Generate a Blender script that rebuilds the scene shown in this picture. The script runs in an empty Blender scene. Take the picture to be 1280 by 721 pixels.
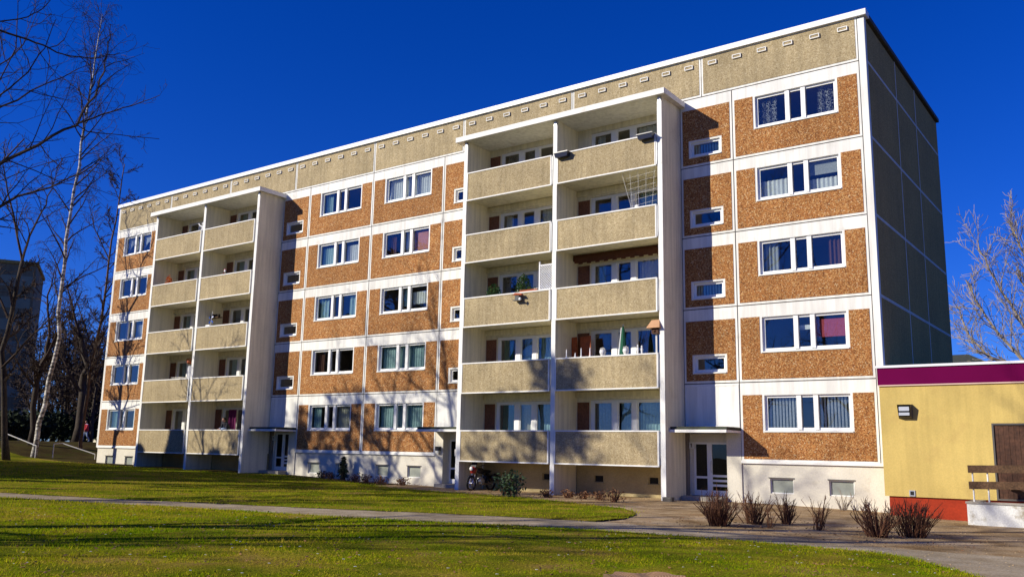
import bpy, math, random
from mathutils import Vector, Matrix
from math import sin, cos, pi, radians

random.seed(7)
SC = bpy.context.scene
COL = SC.collection
S = 2.8                                   # storey height
SUN_TRAVEL = Vector((0.76, 1.0, -0.61)).normalized()

# ------------------------------------------------------------------ helpers
class MB:
    """collects shapes that become ONE mesh object"""
    def __init__(self):
        self.v = []; self.f = []; self.m = []
    def face(self, pts, mi=0):
        n = len(self.v); self.v += [tuple(p) for p in pts]
        self.f.append(tuple(range(n, n + len(pts)))); self.m.append(mi)
    def box(self, x0, x1, y0, y1, z0, z1, mi=0, rot=None, piv=None):
        n = len(self.v)
        P = [(x0,y0,z0),(x1,y0,z0),(x1,y1,z0),(x0,y1,z0),(x0,y0,z1),(x1,y0,z1),(x1,y1,z1),(x0,y1,z1)]
        if rot is not None:
            c = Vector(piv) if piv is not None else Vector(((x0+x1)/2,(y0+y1)/2,(z0+z1)/2))
            P = [tuple(rot @ (Vector(p) - c) + c) for p in P]
        self.v += P
        for q in ((0,3,2,1),(4,5,6,7),(0,1,5,4),(1,2,6,5),(2,3,7,6),(3,0,4,7)):
            self.f.append(tuple(n + i for i in q)); self.m.append(mi)
        return self
    def holed(self, x0, x1, y0, y1, z0, z1, hx0, hx1, hz0, hz1, mi=0):
        self.box(x0, hx0, y0, y1, z0, z1, mi); self.box(hx1, x1, y0, y1, z0, z1, mi)
        if hz0 > z0 + 1e-4: self.box(hx0, hx1, y0, y1, z0, hz0, mi)
        if hz1 < z1 - 1e-4: self.box(hx0, hx1, y0, y1, hz1, z1, mi)
        return self
    def frame(self, x0, x1, y0, y1, z0, z1, t, mi=0):
        self.box(x0, x0+t, y0, y1, z0, z1, mi); self.box(x1-t, x1, y0, y1, z0, z1, mi)
        self.box(x0+t, x1-t, y0, y1, z0, z0+t, mi); self.box(x0+t, x1-t, y0, y1, z1-t, z1, mi)
    def tube(self, pts, rad, k=6, mi=0, cap=True):
        pts = [Vector(p) for p in pts]
        if not isinstance(rad, (list, tuple)): rad = [rad] * len(pts)
        n0 = len(self.v); u = None
        for i, p in enumerate(pts):
            d = (pts[min(i+1, len(pts)-1)] - pts[max(i-1, 0)])
            if d.length < 1e-9: d = Vector((0,0,1))
            d.normalize()
            if u is None:
                u = d.cross(Vector((0,0,1)) if abs(d.z) < .9 else Vector((1,0,0)))
            u = (u - d * u.dot(d))
            if u.length < 1e-6: u = d.orthogonal()
            u.normalize(); w = d.cross(u)
            for j in range(k):
                a = 2*pi*j/k
                self.v.append(tuple(p + (u*cos(a) + w*sin(a)) * rad[i]))
        for i in range(len(pts)-1):
            for j in range(k):
                a = n0 + i*k + j; b = n0 + i*k + (j+1) % k
                self.f.append((a, b, b+k, a+k)); self.m.append(mi)
        if cap:
            self.f.append(tuple(n0 + j for j in reversed(range(k)))); self.m.append(mi)
            e = n0 + (len(pts)-1)*k
            self.f.append(tuple(e + j for j in range(k))); self.m.append(mi)
        return self
    def ball(self, c, rx, ry=None, rz=None, mi=0, nu=10, nv=7):
        ry = rx if ry is None else ry; rz = rx if rz is None else rz
        n0 = len(self.v)
        for i in range(nv+1):
            t = pi*i/nv
            for j in range(nu):
                a = 2*pi*j/nu
                self.v.append((c[0]+rx*sin(t)*cos(a), c[1]+ry*sin(t)*sin(a), c[2]+rz*cos(t)))
        for i in range(nv):
            for j in range(nu):
                a = n0+i*nu+j; b = n0+i*nu+(j+1) % nu
                self.f.append((a, a+nu, b+nu, b)); self.m.append(mi)
        return self
    def build(self, name, mats, parent=None, origin=(0,0,0), smooth=False, local=False):
        """verts are world coordinates unless local; origin is where the object's own origin goes"""
        o3 = Vector(origin)
        me = bpy.data.meshes.new(name)
        vs = self.v if local else [(a-o3.x, b-o3.y, c-o3.z) for a, b, c in self.v]
        me.from_pydata(vs, [], self.f); me.update()
        if not isinstance(mats, (list, tuple)): mats = [mats]
        for m in mats: me.materials.append(m)
        if len(mats) > 1: me.polygons.foreach_set('material_index', self.m)
        if smooth: me.polygons.foreach_set('use_smooth', [True]*len(self.f))
        ob = bpy.data.objects.new(name, me); COL.objects.link(ob)
        if parent is not None:
            ob.parent = parent
            if local: ob.location = o3
            else: ob.location = o3 - world_loc(parent)
        else:
            ob.location = o3
        return ob

def world_loc(o):
    p = Vector(o.location)
    while o.parent is not None:
        o = o.parent; p = p + Vector(o.location)
    return p

def empty(name, loc):
    o = bpy.data.objects.new(name, None); COL.objects.link(o); o.location = loc
    o.empty_display_size = .3
    return o

def tag(o, label=None, cat=None, group=None, kind=None):
    if label: o['label'] = label
    if cat: o['category'] = cat
    if group: o['group'] = group
    if kind: o['kind'] = kind
    return o

def part(mb, name, mats, parent, smooth=False):
    return mb.build(name, mats, parent, world_loc(parent), smooth)

# ------------------------------------------------------------------ materials
class NT:
    def __init__(self, name):
        self.mat = bpy.data.materials.new(name); self.mat.use_nodes = True
        self.t = self.mat.node_tree; self.t.nodes.clear()
        self.out = self.t.nodes.new('ShaderNodeOutputMaterial')
    def n(self, typ, **kw):
        nd = self.t.nodes.new(typ)
        for k, v in kw.items():
            if k.startswith('i_'): nd.inputs[k[2:].replace('_', ' ')].default_value = v
            else: setattr(nd, k, v)
        return nd
    def l(self, a, b): self.t.links.new(a, b)

def rgb(*c): return (c[0], c[1], c[2], 1)

def ramp(nt, fac, stops):
    r = nt.n('ShaderNodeValToRGB'); e = r.color_ramp.elements
    while len(e) < len(stops): e.new(.5)
    for i, (p, c) in enumerate(stops): e[i].position = p; e[i].color = rgb(*c)
    nt.l(fac, r.inputs[0]); return r.outputs[0]

def surf(name, col, rough=.8, var=.12, vscale=1.5, streak=.0, grain=.0, gscale=40, bump=.0, bscale=60, spec=.3, stops=None, stop_scale=30, stop_kind='noise', metal=0., grime=None, rnd=0.):
    """painted / rough surface: base colour or speckle ramp, large soft variation, vertical streaks, grain, bump"""
    nt = NT(name); tc = nt.n('ShaderNodeTexCoord'); co = tc.outputs['Object']
    bs = nt.n('ShaderNodeBsdfPrincipled'); bs.inputs['Roughness'].default_value = rough
    bs.inputs['Specular IOR Level'].default_value = spec; bs.inputs['Metallic'].default_value = metal
    if stops:
        if stop_kind == 'cell':
            vo = nt.n('ShaderNodeTexVoronoi'); vo.inputs['Scale'].default_value = stop_scale
            nt.l(co, vo.inputs['Vector'])
            sp = nt.n('ShaderNodeSeparateColor'); nt.l(vo.outputs['Color'], sp.inputs[0]); fac = sp.outputs[0]
        else:
            no = nt.n('ShaderNodeTexNoise'); no.inputs['Scale'].default_value = stop_scale; no.inputs['Detail'].default_value = 4
            nt.l(co, no.inputs['Vector']); fac = no.outputs[0]
        c = ramp(nt, fac, stops)
    else:
        rg = nt.n('ShaderNodeRGB'); rg.outputs[0].default_value = rgb(*col); c = rg.outputs[0]
    def mul(c, texvec, scale, lo, hi, detail=3, a=.3, b=.7):
        no = nt.n('ShaderNodeTexNoise'); no.inputs['Scale'].default_value = scale; no.inputs['Detail'].default_value = detail
        nt.l(texvec, no.inputs['Vector'])
        mr = nt.n('ShaderNodeMapRange'); mr.inputs['From Min'].default_value = a; mr.inputs['From Max'].default_value = b
        mr.inputs['To Min'].default_value = lo; mr.inputs['To Max'].default_value = hi
        nt.l(no.outputs[0], mr.inputs[0])
        mx = nt.n('ShaderNodeMix', data_type='RGBA', blend_type='MULTIPLY'); mx.inputs[0].default_value = 1
        nt.l(c, mx.inputs[6]); nt.l(mr.outputs[0], mx.inputs[7]); return mx.outputs[2]
    if var: c = mul(c, co, vscale, 1-var, 1+var)
    if grain: c = mul(c, co, gscale, 1-grain, 1+grain, 2)
    if streak:
        mp = nt.n('ShaderNodeMapping'); mp.inputs['Scale'].default_value = (3.2, 3.2, .22); nt.l(co, mp.inputs[0])
        c = mul(c, mp.outputs[0], 2.0, 1-streak, 1+streak*.3, 5, .35, .6)
    if rnd:
        oi = nt.n('ShaderNodeObjectInfo'); mr = nt.n('ShaderNodeMapRange'); mr.inputs['To Min'].default_value = 1-rnd; mr.inputs['To Max'].default_value = 1+rnd
        nt.l(oi.outputs['Random'], mr.inputs[0]); mx = nt.n('ShaderNodeMix', data_type='RGBA', blend_type='MULTIPLY'); mx.inputs[0].default_value = 1
        nt.l(c, mx.inputs[6]); nt.l(mr.outputs[0], mx.inputs[7]); c = mx.outputs[2]
    if grime:
        no = nt.n('ShaderNodeTexNoise'); no.inputs['Scale'].default_value = grime[1]; no.inputs['Detail'].default_value = 6
        no.inputs['Roughness'].default_value = .65
        nt.l(co, no.inputs['Vector'])
        f = nt.n('ShaderNodeMapRange'); f.inputs['From Min'].default_value = grime[2]; f.inputs['From Max'].default_value = grime[2]+.14
        f.inputs['To Max'].default_value = grime[3]; nt.l(no.outputs[0], f.inputs[0])
        mx = nt.n('ShaderNodeMix', data_type='RGBA'); nt.l(f.outputs[0], mx.inputs[0]); nt.l(c, mx.inputs[6])
        mx.inputs[7].default_value = rgb(*grime[0]); c = mx.outputs[2]
    nt.l(c, bs.inputs['Base Color'])
    if bump:
        no = nt.n('ShaderNodeTexNoise'); no.inputs['Scale'].default_value = bscale; no.inputs['Detail'].default_value = 3
        nt.l(co, no.inputs['Vector'])
        bp = nt.n('ShaderNodeBump'); bp.inputs['Strength'].default_value = bump; bp.inputs['Distance'].default_value = .02
        nt.l(no.outputs[0], bp.inputs['Height']); nt.l(bp.outputs[0], bs.inputs['Normal'])
    nt.l(bs.outputs[0], nt.out.inputs[0])
    return nt.mat

def glass_mat(name, tint=(.86,.92,.92), base=.11, wob=.06):
    nt = NT(name); tc = nt.n('ShaderNodeTexCoord')
    geo = nt.n('ShaderNodeNewGeometry')
    no = nt.n('ShaderNodeTexNoise'); no.inputs['Scale'].default_value = .9; no.inputs['Detail'].default_value = 1
    nt.l(geo.outputs['Position'], no.inputs['Vector'])
    bp = nt.n('ShaderNodeBump'); bp.inputs['Strength'].default_value = wob; bp.inputs['Distance'].default_value = .06
    nt.l(no.outputs[0], bp.inputs['Height'])
    tr = nt.n('ShaderNodeBsdfTransparent'); tr.inputs[0].default_value = rgb(*tint)
    gl = nt.n('ShaderNodeBsdfGlossy'); gl.inputs['Roughness'].default_value = .0; gl.inputs[0].default_value = rgb(.95,.97,1)
    nt.l(bp.outputs[0], gl.inputs['Normal'])
    dt = nt.n('ShaderNodeVectorMath', operation='DOT_PRODUCT'); nt.l(geo.outputs['Incoming'], dt.inputs[0]); nt.l(geo.outputs['Normal'], dt.inputs[1])
    ab = nt.n('ShaderNodeMath', operation='ABSOLUTE'); nt.l(dt.outputs['Value'], ab.inputs[0])
    om = nt.n('ShaderNodeMath', operation='SUBTRACT'); om.inputs[0].default_value = 1; nt.l(ab.outputs[0], om.inputs[1])
    pw = nt.n('ShaderNodeMath', operation='POWER'); pw.inputs[1].default_value = 4; nt.l(om.outputs[0], pw.inputs[0])
    ma = nt.n('ShaderNodeMath', operation='MULTIPLY_ADD'); ma.inputs[1].default_value = 1-base; ma.inputs[2].default_value = base
    ma.use_clamp = True
    nt.l(pw.outputs[0], ma.inputs[0])
    mx = nt.n('ShaderNodeMixShader'); nt.l(ma.outputs[0], mx.inputs[0]); nt.l(tr.outputs[0], mx.inputs[1]); nt.l(gl.outputs[0], mx.inputs[2])
    nt.l(mx.outputs[0], nt.out.inputs[0])
    return nt.mat

def cloth_mat(name, col, trans=.35, lace=0):
    nt = NT(name)
    di = nt.n('ShaderNodeBsdfDiffuse'); tl = nt.n('ShaderNodeBsdfTranslucent')
    tc = nt.n('ShaderNodeTexCoord'); no = nt.n('ShaderNodeTexNoise'); no.inputs['Scale'].default_value = 18; no.inputs['Detail'].default_value = 3
    nt.l(tc.outputs['Object'], no.inputs['Vector'])
    c = ramp(nt, no.outputs[0], [(.35, tuple(x*.8 for x in col)), (.65, col)])
    nt.l(c, di.inputs[0]); nt.l(c, tl.inputs[0])
    mx = nt.n('ShaderNodeMixShader'); mx.inputs[0].default_value = trans
    nt.l(di.outputs[0], mx.inputs[1]); nt.l(tl.outputs[0], mx.inputs[2])
    o = mx.outputs[0]
    if lace:
        vo = nt.n('ShaderNodeTexVoronoi'); vo.inputs['Scale'].default_value = 34; nt.l(tc.outputs['Object'], vo.inputs['Vector'])
        g = nt.n('ShaderNodeMath', operation='GREATER_THAN'); g.inputs[1].default_value = lace; nt.l(vo.outputs['Distance'], g.inputs[0])
        tp = nt.n('ShaderNodeBsdfTransparent'); m2 = nt.n('ShaderNodeMixShader')
        nt.l(g.outputs[0], m2.inputs[0]); nt.l(o, m2.inputs[1]); nt.l(tp.outputs[0], m2.inputs[2]); o = m2.outputs[0]
    nt.l(o, nt.out.inputs[0])
    return nt.mat

M = {}
M['white'] = surf('white_paint', (.79,.78,.73), .75, .06, .8, streak=.13, grain=.04, bump=.05, rnd=.035, grime=((.50,.46,.38), 1.4, .60, .45))
M['trim'] = surf('white_trim', (.80,.79,.75), .7, .06, 2, grain=.05, grime=((.48,.44,.36), 2.2, .60, .5))
M['cream'] = surf('cream_plaster', (.78,.72,.54), .9, .06, .7, streak=.14, grain=.05, gscale=25, bump=.15, bscale=50, rnd=.03, grime=((.50,.43,.28), .9, .60, .4))
M['brick'] = surf('orange_aggregate', None, .9, .12, .55, streak=.10, stops=[(.0,(.12,.044,.015)),(.2,(.25,.092,.027)),(.5,(.355,.15,.043)),(.75,(.41,.19,.060)),(.93,(.49,.29,.115)),(1,(.58,.43,.26))], stop_scale=35, stop_kind='cell', grain=.16, gscale=14, rnd=.10, grime=((.16,.075,.03), .55, .60, .35), bump=.25, bscale=40)
M['brick_back'] = surf('dark_brown_panel', (.20,.085,.045), .9, .15, 2, grain=.3, gscale=26, bump=.2)
M['beige'] = surf('beige_aggregate', None, .92, .13, .8, streak=.14, stops=[(.0,(.26,.195,.105)),(.3,(.355,.28,.155)),(.7,(.41,.328,.19)),(.92,(.46,.375,.23)),(1,(.52,.44,.29))], stop_scale=34, stop_kind='cell', grain=.10, rnd=.06, grime=((.22,.17,.10), .6, .60, .35), gscale=30, bump=.2, bscale=45)
M['gable'] = surf('grey_brown_aggregate', None, .92, .10, .5, streak=.10, stops=[(.0,(.33,.20,.055)),(.4,(.42,.26,.075)),(.9,(.47,.30,.095)),(1,(.52,.35,.13))], stop_scale=30, stop_kind='cell', grain=.2, gscale=30, bump=.2)
M['plinth'] = surf('rough_plinth_plaster', (.66,.62,.52), .95, .10, 1.1, grain=.07, gscale=20, bump=.25, bscale=30, grime=((.36,.30,.19), 1.3, .60, .55))
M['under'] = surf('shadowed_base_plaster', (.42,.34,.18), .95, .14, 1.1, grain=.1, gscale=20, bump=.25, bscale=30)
M['joint'] = surf('dark_joint_sealant', (.09,.085,.08), .9, .05)
M['interior'] = surf('room_interior', (.30,.25,.20), .9, .05)
M['frame'] = surf('window_frame_white', (.82,.82,.80), .4, .02, 3, spec=.5)
M['dark_frame'] = surf('dark_timber_frame', (.10,.09,.08), .6, .1)
M['glass'] = glass_mat('window_glass')
M['glass_dark'] = glass_mat('entrance_glass', (.35,.38,.38), .04)
M['metal'] = surf('galvanised_metal', (.52,.53,.54), .4, .08, 3, metal=.8)
M['roofing'] = surf('bitumen_roofing', (.055,.06,.045), .9, .3, 3, grain=.3, grime=((.06,.075,.03), 3, .5, .7))
M['cap'] = surf('parapet_cap_sheet', (.80,.81,.83), .45, .03, .6, spec=.5)
M['yellow'] = surf('yellow_render', (.56,.415,.13), .9, .10, .7, grain=.06, gscale=30, bump=.25, bscale=35, streak=.08, grime=((.44,.29,.10), .9, .58, .35))
M['purple'] = surf('purple_fascia', (.125,.002,.05), .85, .10, .5, spec=.05)
M['red'] = surf('red_plinth_paint', (.30,.028,.007), .85, .16, 1.6, grain=.12, gscale=20, bump=.2, grime=((.34,.08,.03), 2.2, .6, .5))
M['pinktrim'] = surf('pale_drip_trim', (.72,.52,.42), .7, .05)
M['door_wood'] = surf('dark_brown_planks', (.075,.032,.017), .7, .25, 4, grain=.3, gscale=12, bump=.3)
M['old_wood'] = surf('weathered_brown_wood', (.10,.055,.028), .85, .3, 4, grain=.35, gscale=24, bump=.4)
M['limewash'] = surf('peeling_limewash', (.68,.68,.64), .95, .08, 2, grain=.12, gscale=25, bump=.4, bscale=25, grime=((.30,.25,.16), 2.6, .53, .85))
M['concrete'] = surf('bare_concrete', (.34,.31,.26), .95, .15, 2, grain=.15, gscale=30, bump=.3)
M['soil'] = surf('ground_soil', None, .98, .22, .35, spec=.02, stops=[(.3,(.036,.026,.010)),(.5,(.062,.046,.015)),(.7,(.058,.058,.012))], stop_scale=.9, grain=.3, gscale=14, bump=.5, bscale=9)  # colour darkened overall to stand in for tree shade on the left bank
M['dirt'] = surf('trodden_dirt', None, .98, .2, .45, spec=.05, stops=[(.32,(.25,.16,.075)),(.5,(.36,.255,.14)),(.68,(.45,.34,.21))], stop_scale=1.1, grain=.28, gscale=22, bump=.6, bscale=14, grime=((.12,.075,.035), .8, .56, .7))
M['path'] = surf('worn_path_surface', None, .97, .16, .5, spec=.05, stops=[(.3,(.27,.21,.13)),(.5,(.35,.285,.19)),(.7,(.42,.35,.25))], stop_scale=1.6, grain=.22, gscale=24, bump=.5, bscale=20, grime=((.13,.10,.05), 1.0, .58, .6))
M['lawnsoil'] = surf('lawn_ground', None, .97, .25, .5, stops=[(.3,(.070,.085,.004)),(.45,(.14,.155,.006)),(.58,(.22,.18,.016)),(.7,(.25,.16,.045))], stop_scale=.7, spec=.02, grain=.45, gscale=26, bump=.8, bscale=22)
M['bark'] = surf('dark_bark', (.055,.042,.030), .95, .25, 3, grain=.4, gscale=14, bump=.5, bscale=20)
M['bark_warm'] = surf('brown_bark', (.13,.085,.045), .95, .25, 3, grain=.4, gscale=14, bump=.5, bscale=20)
M['twig'] = surf('twig_bark', (.060,.040,.028), .95, .2, 2)
M['twig_pale'] = surf('pale_twig_bark', (.30,.25,.19), .95, .2, 2)
M['twig_red'] = surf('red_brown_twig', (.125,.055,.028), .9, .35, 6)
M['needle'] = surf('dark_needles', (.022,.035,.014), .9, .4, 2, grain=.5, gscale=9)
M['leaf'] = surf('evergreen_leaf', (.030,.062,.018), .5, .4, 5, grain=.4, gscale=20, spec=.5)
M['leaf_green'] = surf('bright_green_leaf', (.035,.085,.015), .6, .4, 8, grain=.4, gscale=20, spec=.4)
M['black_plastic'] = surf('black_plastic', (.012,.013,.022), .35, .1, spec=.5)
M['navy'] = surf('dark_blue_plastic', (.008,.011,.035), .3, .1, spec=.5)
M['red_plastic'] = surf('red_gloss_paint', (.34,.020,.010), .35, .05, spec=.5)
M['terracotta'] = surf('terracotta_clay', (.36,.10,.045), .8, .12, 6)
M['orange_wood'] = surf('orange_stained_wood', (.42,.095,.020), .6, .15, 5, grain=.2)
M['tan_wood'] = surf('tan_wood', (.52,.29,.15), .7, .12, 6)
M['greenfab'] = surf('green_canvas', (.012,.095,.052), .8, .15, 5)
M['whitefab'] = surf('white_fabric', (.78,.78,.78), .85, .06, 6)
M['purplefab'] = surf('purple_fabric', (.13,.010,.075), .85, .15, 6)
M['skin'] = surf('skin', (.50,.27,.18), .6, .05, 4)
M['hair'] = surf('dark_hair', (.03,.02,.015), .7, .2, 20)
M['darkcloth'] = surf('dark_clothing', (.025,.025,.035), .85, .2, 8)
M['bluecloth'] = surf('pale_blue_clothing', (.35,.45,.62), .85, .15, 8)
M['redcloth'] = surf('red_jacket', (.45,.03,.04), .8, .15, 8)
M['bluepl'] = surf('blue_plastic', (.02,.10,.45), .4, .1, 6, spec=.5)
M['orange'] = surf('orange_flower', (.60,.16,.02), .8, .25, 20)
M['grey_far'] = surf('grey_concrete_block', (.23,.18,.105), .95, .10, .25, streak=.2, grain=.06)
M['grey_band'] = surf('grey_green_panel', (.27,.26,.18), .95, .12, .3)
M['lampglass'] = surf('frosted_lamp_glass', (.70,.70,.66), .3, .05, spec=.5)
M['blackhole'] = surf('dark_vent_opening', (.02,.02,.02), .9, .1)
M['cellarglass'] = surf('dusty_grey_pane', (.26,.28,.24), .5, .15, 4, spec=.5)
M['brownawning'] = surf('dark_brown_blind', (.115,.042,.022), .8, .15, 5)
M['tyre'] = surf('black_rubber', (.015,.015,.015), .7, .1)
M['chrome'] = surf('chrome', (.6,.6,.62), .15, .02, metal=1.)
def stump_mat():
    nt = NT('sawn_wood'); tc = nt.n('ShaderNodeTexCoord')
    wv = nt.n('ShaderNodeTexWave', wave_type='RINGS', rings_direction='Z'); wv.inputs['Scale'].default_value = 9
    wv.inputs['Distortion'].default_value = 3.5; wv.inputs['Detail'].default_value = 3
    nt.l(tc.outputs['Object'], wv.inputs['Vector'])
    c = ramp(nt, wv.outputs[0], [(.1,(.24,.12,.055)),(.9,(.42,.25,.125))])
    bs = nt.n('ShaderNodeBsdfPrincipled'); bs.inputs['Roughness'].default_value = .9; nt.l(c, bs.inputs[0])
    nt.l(bs.outputs[0], nt.out.inputs[0]); return nt.mat
M['sawn'] = stump_mat()
def birch_mat():
    nt = NT('birch_bark'); tc = nt.n('ShaderNodeTexCoord'); mp = nt.n('ShaderNodeMapping'); mp.inputs['Scale'].default_value = (1.2,1.2,3.5)
    nt.l(tc.outputs['Object'], mp.inputs[0])
    no = nt.n('ShaderNodeTexNoise'); no.inputs['Scale'].default_value = 1.6; no.inputs['Detail'].default_value = 6; no.inputs['Roughness'].default_value = .7
    nt.l(mp.outputs[0], no.inputs['Vector'])
    c = ramp(nt, no.outputs[0], [(.40,(.06,.05,.04)),(.50,(.40,.36,.30)),(.58,(.72,.69,.62))])
    bs = nt.n('ShaderNodeBsdfPrincipled'); bs.inputs['Roughness'].default_value = .8; nt.l(c, bs.inputs[0])
    nt.l(bs.outputs[0], nt.out.inputs[0]); return nt.mat
M['birch'] = birch_mat()
def grass_mat():
    nt = NT('grass_blade'); geo = nt.n('ShaderNodeNewGeometry')
    n1 = nt.n('ShaderNodeTexNoise'); n1.inputs['Scale'].default_value = .38; n1.inputs['Detail'].default_value = 5
    n1.inputs['Roughness'].default_value = .6
    nt.l(geo.outputs['Position'], n1.inputs['Vector'])
    n2 = nt.n('ShaderNodeTexNoise'); n2.inputs['Scale'].default_value = 11; n2.inputs['Detail'].default_value = 2
    nt.l(geo.outputs['Position'], n2.inputs['Vector'])
    ad = nt.n('ShaderNodeMath', operation='MULTIPLY_ADD'); ad.inputs[1].default_value = .45; nt.l(n2.outputs[0], ad.inputs[0])
    m3 = nt.n('ShaderNodeMath', operation='MULTIPLY_ADD'); m3.inputs[1].default_value = .55; m3.inputs[2].default_value = 0
    nt.l(n1.outputs[0], m3.inputs[0]); nt.l(m3.outputs[0], ad.inputs[2])
    c = ramp(nt, ad.outputs[0], [(.37,(.11,.22,.004)),(.465,(.26,.37,.005)),(.54,(.42,.41,.010)),(.60,(.54,.41,.05)),(.67,(.42,.27,.07))])
    bs = nt.n('ShaderNodeBsdfDiffuse'); tl = nt.n('ShaderNodeBsdfTranslucent'); nt.l(c, bs.inputs[0]); nt.l(c, tl.inputs[0])
    mx = nt.n('ShaderNodeMixShader'); mx.inputs[0].default_value = .42; nt.l(bs.outputs[0], mx.inputs[1]); nt.l(tl.outputs[0], mx.inputs[2])
    nt.l(mx.outputs[0], nt.out.inputs[0]); return nt.mat
M['grass'] = grass_mat()
M['dryleaf'] = surf('dry_leaf', (.20,.10,.045), .9, .4, 3, grain=.4, gscale=30)
M['petal'] = surf('white_petal', (.80,.78,.72), .8, .05)

# ------------------------------------------------------------------ terrain
HX = [-400,-62,-58,-54,-48,-40,-30,-24,-19,-4,0,2,400]
HZ = [.35,.30,-.05,-.75,-1.0,-1.07,-1.16,-1.36,-1.42,-1.43,-1.52,-1.6,-1.6]
def ip(x, X, Z):
    if x <= X[0]: return Z[0]
    for i in range(len(X)-1):
        if x <= X[i+1]:
            t = (x-X[i])/(X[i+1]-X[i]); return Z[i] + (Z[i+1]-Z[i])*t
    return Z[-1]
def hs(x):
    return sum(ip(x+d, HX, HZ) for d in (-1.2,-.6,0,.6,1.2))/5
def h(x, y):
    a = hs(x)
    k = min(1, max(0, (-16-y)/14)); k = k*k*(3-2*k)          # levels out towards the camera
    flat = max(-1.58, min(a, -1.30))
    return a*(1-k) + flat*k

F1 = [(-140,-45),(-60,-27.5),(-40,-23),(-28,-19.9),(-20.25,-18.16),(-15.7,-17.12),(-11.61,-16.32),(-8.48,-15.75),(-5.85,-15.08),(-2.61,-13.75),(-.28,-13.03),(1.24,-12.65),(2.6,-12.5),(3.3,-12.9),(4.8,-14.96),(6,-17.6),(7.5,-22),(9,-28),(10,-34)]
F2 = [(-140,-43.4),(-60,-26.4),(-40,-21.9),(-28,-18.85),(-23.1,-17.55),(-18.71,-16.15),(-14.46,-14.95),(-10.93,-13.95),(-7.78,-12.79),(-4.42,-12.0),(0,-11.5),(12,-11)]
F3 = [(-140,-3),(-49,-1.6),(-42,-2.4),(-31,-2.6),(-29.26,-1.0),(-26.52,-.75),(-24.51,-.9),(-21,-2.3),(-17.21,-3.5),(-12.69,-4.3),(-9,-5.4),(-5.95,-6.9),(-4.5,-8.6),(-3.9,-10.5)]
def fn(tab): 
    X = [a for a, b in tab]; Z = [b for a, b in tab]
    return lambda x: ip(x, X, Z)
f1, f2, f3 = fn(F1), fn(F2), fn(F3)

def sheet(name, mat, x0, x1, lo, hi, dx, rows, dz, rough=0., kind='structure', seed=0):
    """strip of ground between two curves lo(x)..hi(x)"""
    rr = random.Random(seed); nx = max(2, int((x1-x0)/dx))
    V = []; F = []
    for i in range(nx+1):
        x = x0 + (x1-x0)*i/nx
        a, b = lo(x), hi(x)
        for j in range(rows+1):
            y = a + (b-a)*j/rows
            e = 0.
            if 0 < j < rows and rough: e = rr.uniform(0, rough)
            if j in (0, rows): y += rr.uniform(-.05, .05) if rough else 0
            V.append((x, y, h(x, y) + dz + e))
    for i in range(nx):
        for j in range(rows):
            a = i*(rows+1)+j
            F.append((a, a+rows+1, a+rows+2, a+1))
    me = bpy.data.meshes.new(name); me.from_pydata(V, [], F); me.materials.append(mat)
    me.polygons.foreach_set('use_smooth', [True]*len(F)); me.update()
    o = bpy.data.objects.new(name, me); COL.objects.link(o); tag(o, kind=kind); return o

def spaced(a, b, fine0, fine1, step):
    out = [a]; x = fine0
    t = a
    coarse = [a + (fine0-a)*(1-(1-k/12)**2.2) for k in range(12)]
    out = coarse
    while x < fine1: out.append(x); x += step
    out += [fine1 + (b-fine1)*(k/12)**2.2 for k in range(13)]
    return out
gx = spaced(-700, 700, -66, 24, 1.0); gy = spaced(-300, 900, -36, 16, 1.0)
V = [(x, y, h(x, y)) for x in gx for y in gy]; ny = len(gy)
F = [(i*ny+j, (i+1)*ny+j, (i+1)*ny+j+1, i*ny+j+1) for i in range(len(gx)-1) for j in range(ny-1)]
me = bpy.data.meshes.new('ground'); me.from_pydata(V, [], F); me.materials.append(M['soil']); me.update()
me.polygons.foreach_set('use_smooth', [True]*len(F))
g = bpy.data.objects.new('ground', me); COL.objects.link(g); tag(g, kind='structure')

sheet('forecourt', M['dirt'], -21, 26, lambda x: (f3(x)-.5 if x < -6 else f1(x)-.5 if x < 4 else f1(min(x, 9.5))-.4), lambda x: .3, .5, 24, .012)
sheet('flower_bed', M['soil'], -48, -21, lambda x: f3(x)-.3, lambda x: .3, .5, 4, .014)
sheet('path', M['path'], -100, 26, lambda x: f1(min(x, 9.9))-.12, lambda x: f2(x)+.12, .4, 8, .022)
sheet('lawn', M['lawnsoil'], -110, 10, lambda x: -40.0 if x > -20 else f1(x)-20-abs(x+20)*.1, f1, .5, 40, .034, .03, seed=3)
sheet('lawn', M['lawnsoil'], -110, -3.9, f2, f3, .5, 26, .034, .03, seed=4)

# ------------------------------------------------------------------ the apartment building
B = empty('apartment_building', (-24, 6, -1.5))
tag(B, 'five-storey prefabricated apartment block of orange panels and white bands with two stacks of beige balconies', 'apartment building')
XA, XB, XC, XD = -4.97, -19.36, -24.08, -28.82
XL, XL2 = -47.8, -43.0
WALLS = [-7.23, -11.98, -16.72]                       # balcony cross walls, right block
WALLS_L = [-31.08, -35.83, -40.57]
BLOCKS = [WALLS, WALLS_L]
window_bays = [(XA, -.24), (XC, XB), (XD, XC), (XL+.12, XL2)]
WOX, WW, WZ0, WZ1 = .87, 3.03, 1.07, 2.345            # window opening inside its bay
stair_bays = [(-7.13, XA, 'R'), (XB, -16.82, 'M'), (-30.98, XD, 'R'), (XL2, -40.67, 'M')]
balc_bays = []
for ws in BLOCKS:
    balc_bays += [(ws[1], ws[0]), (ws[2], ws[1])]

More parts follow.
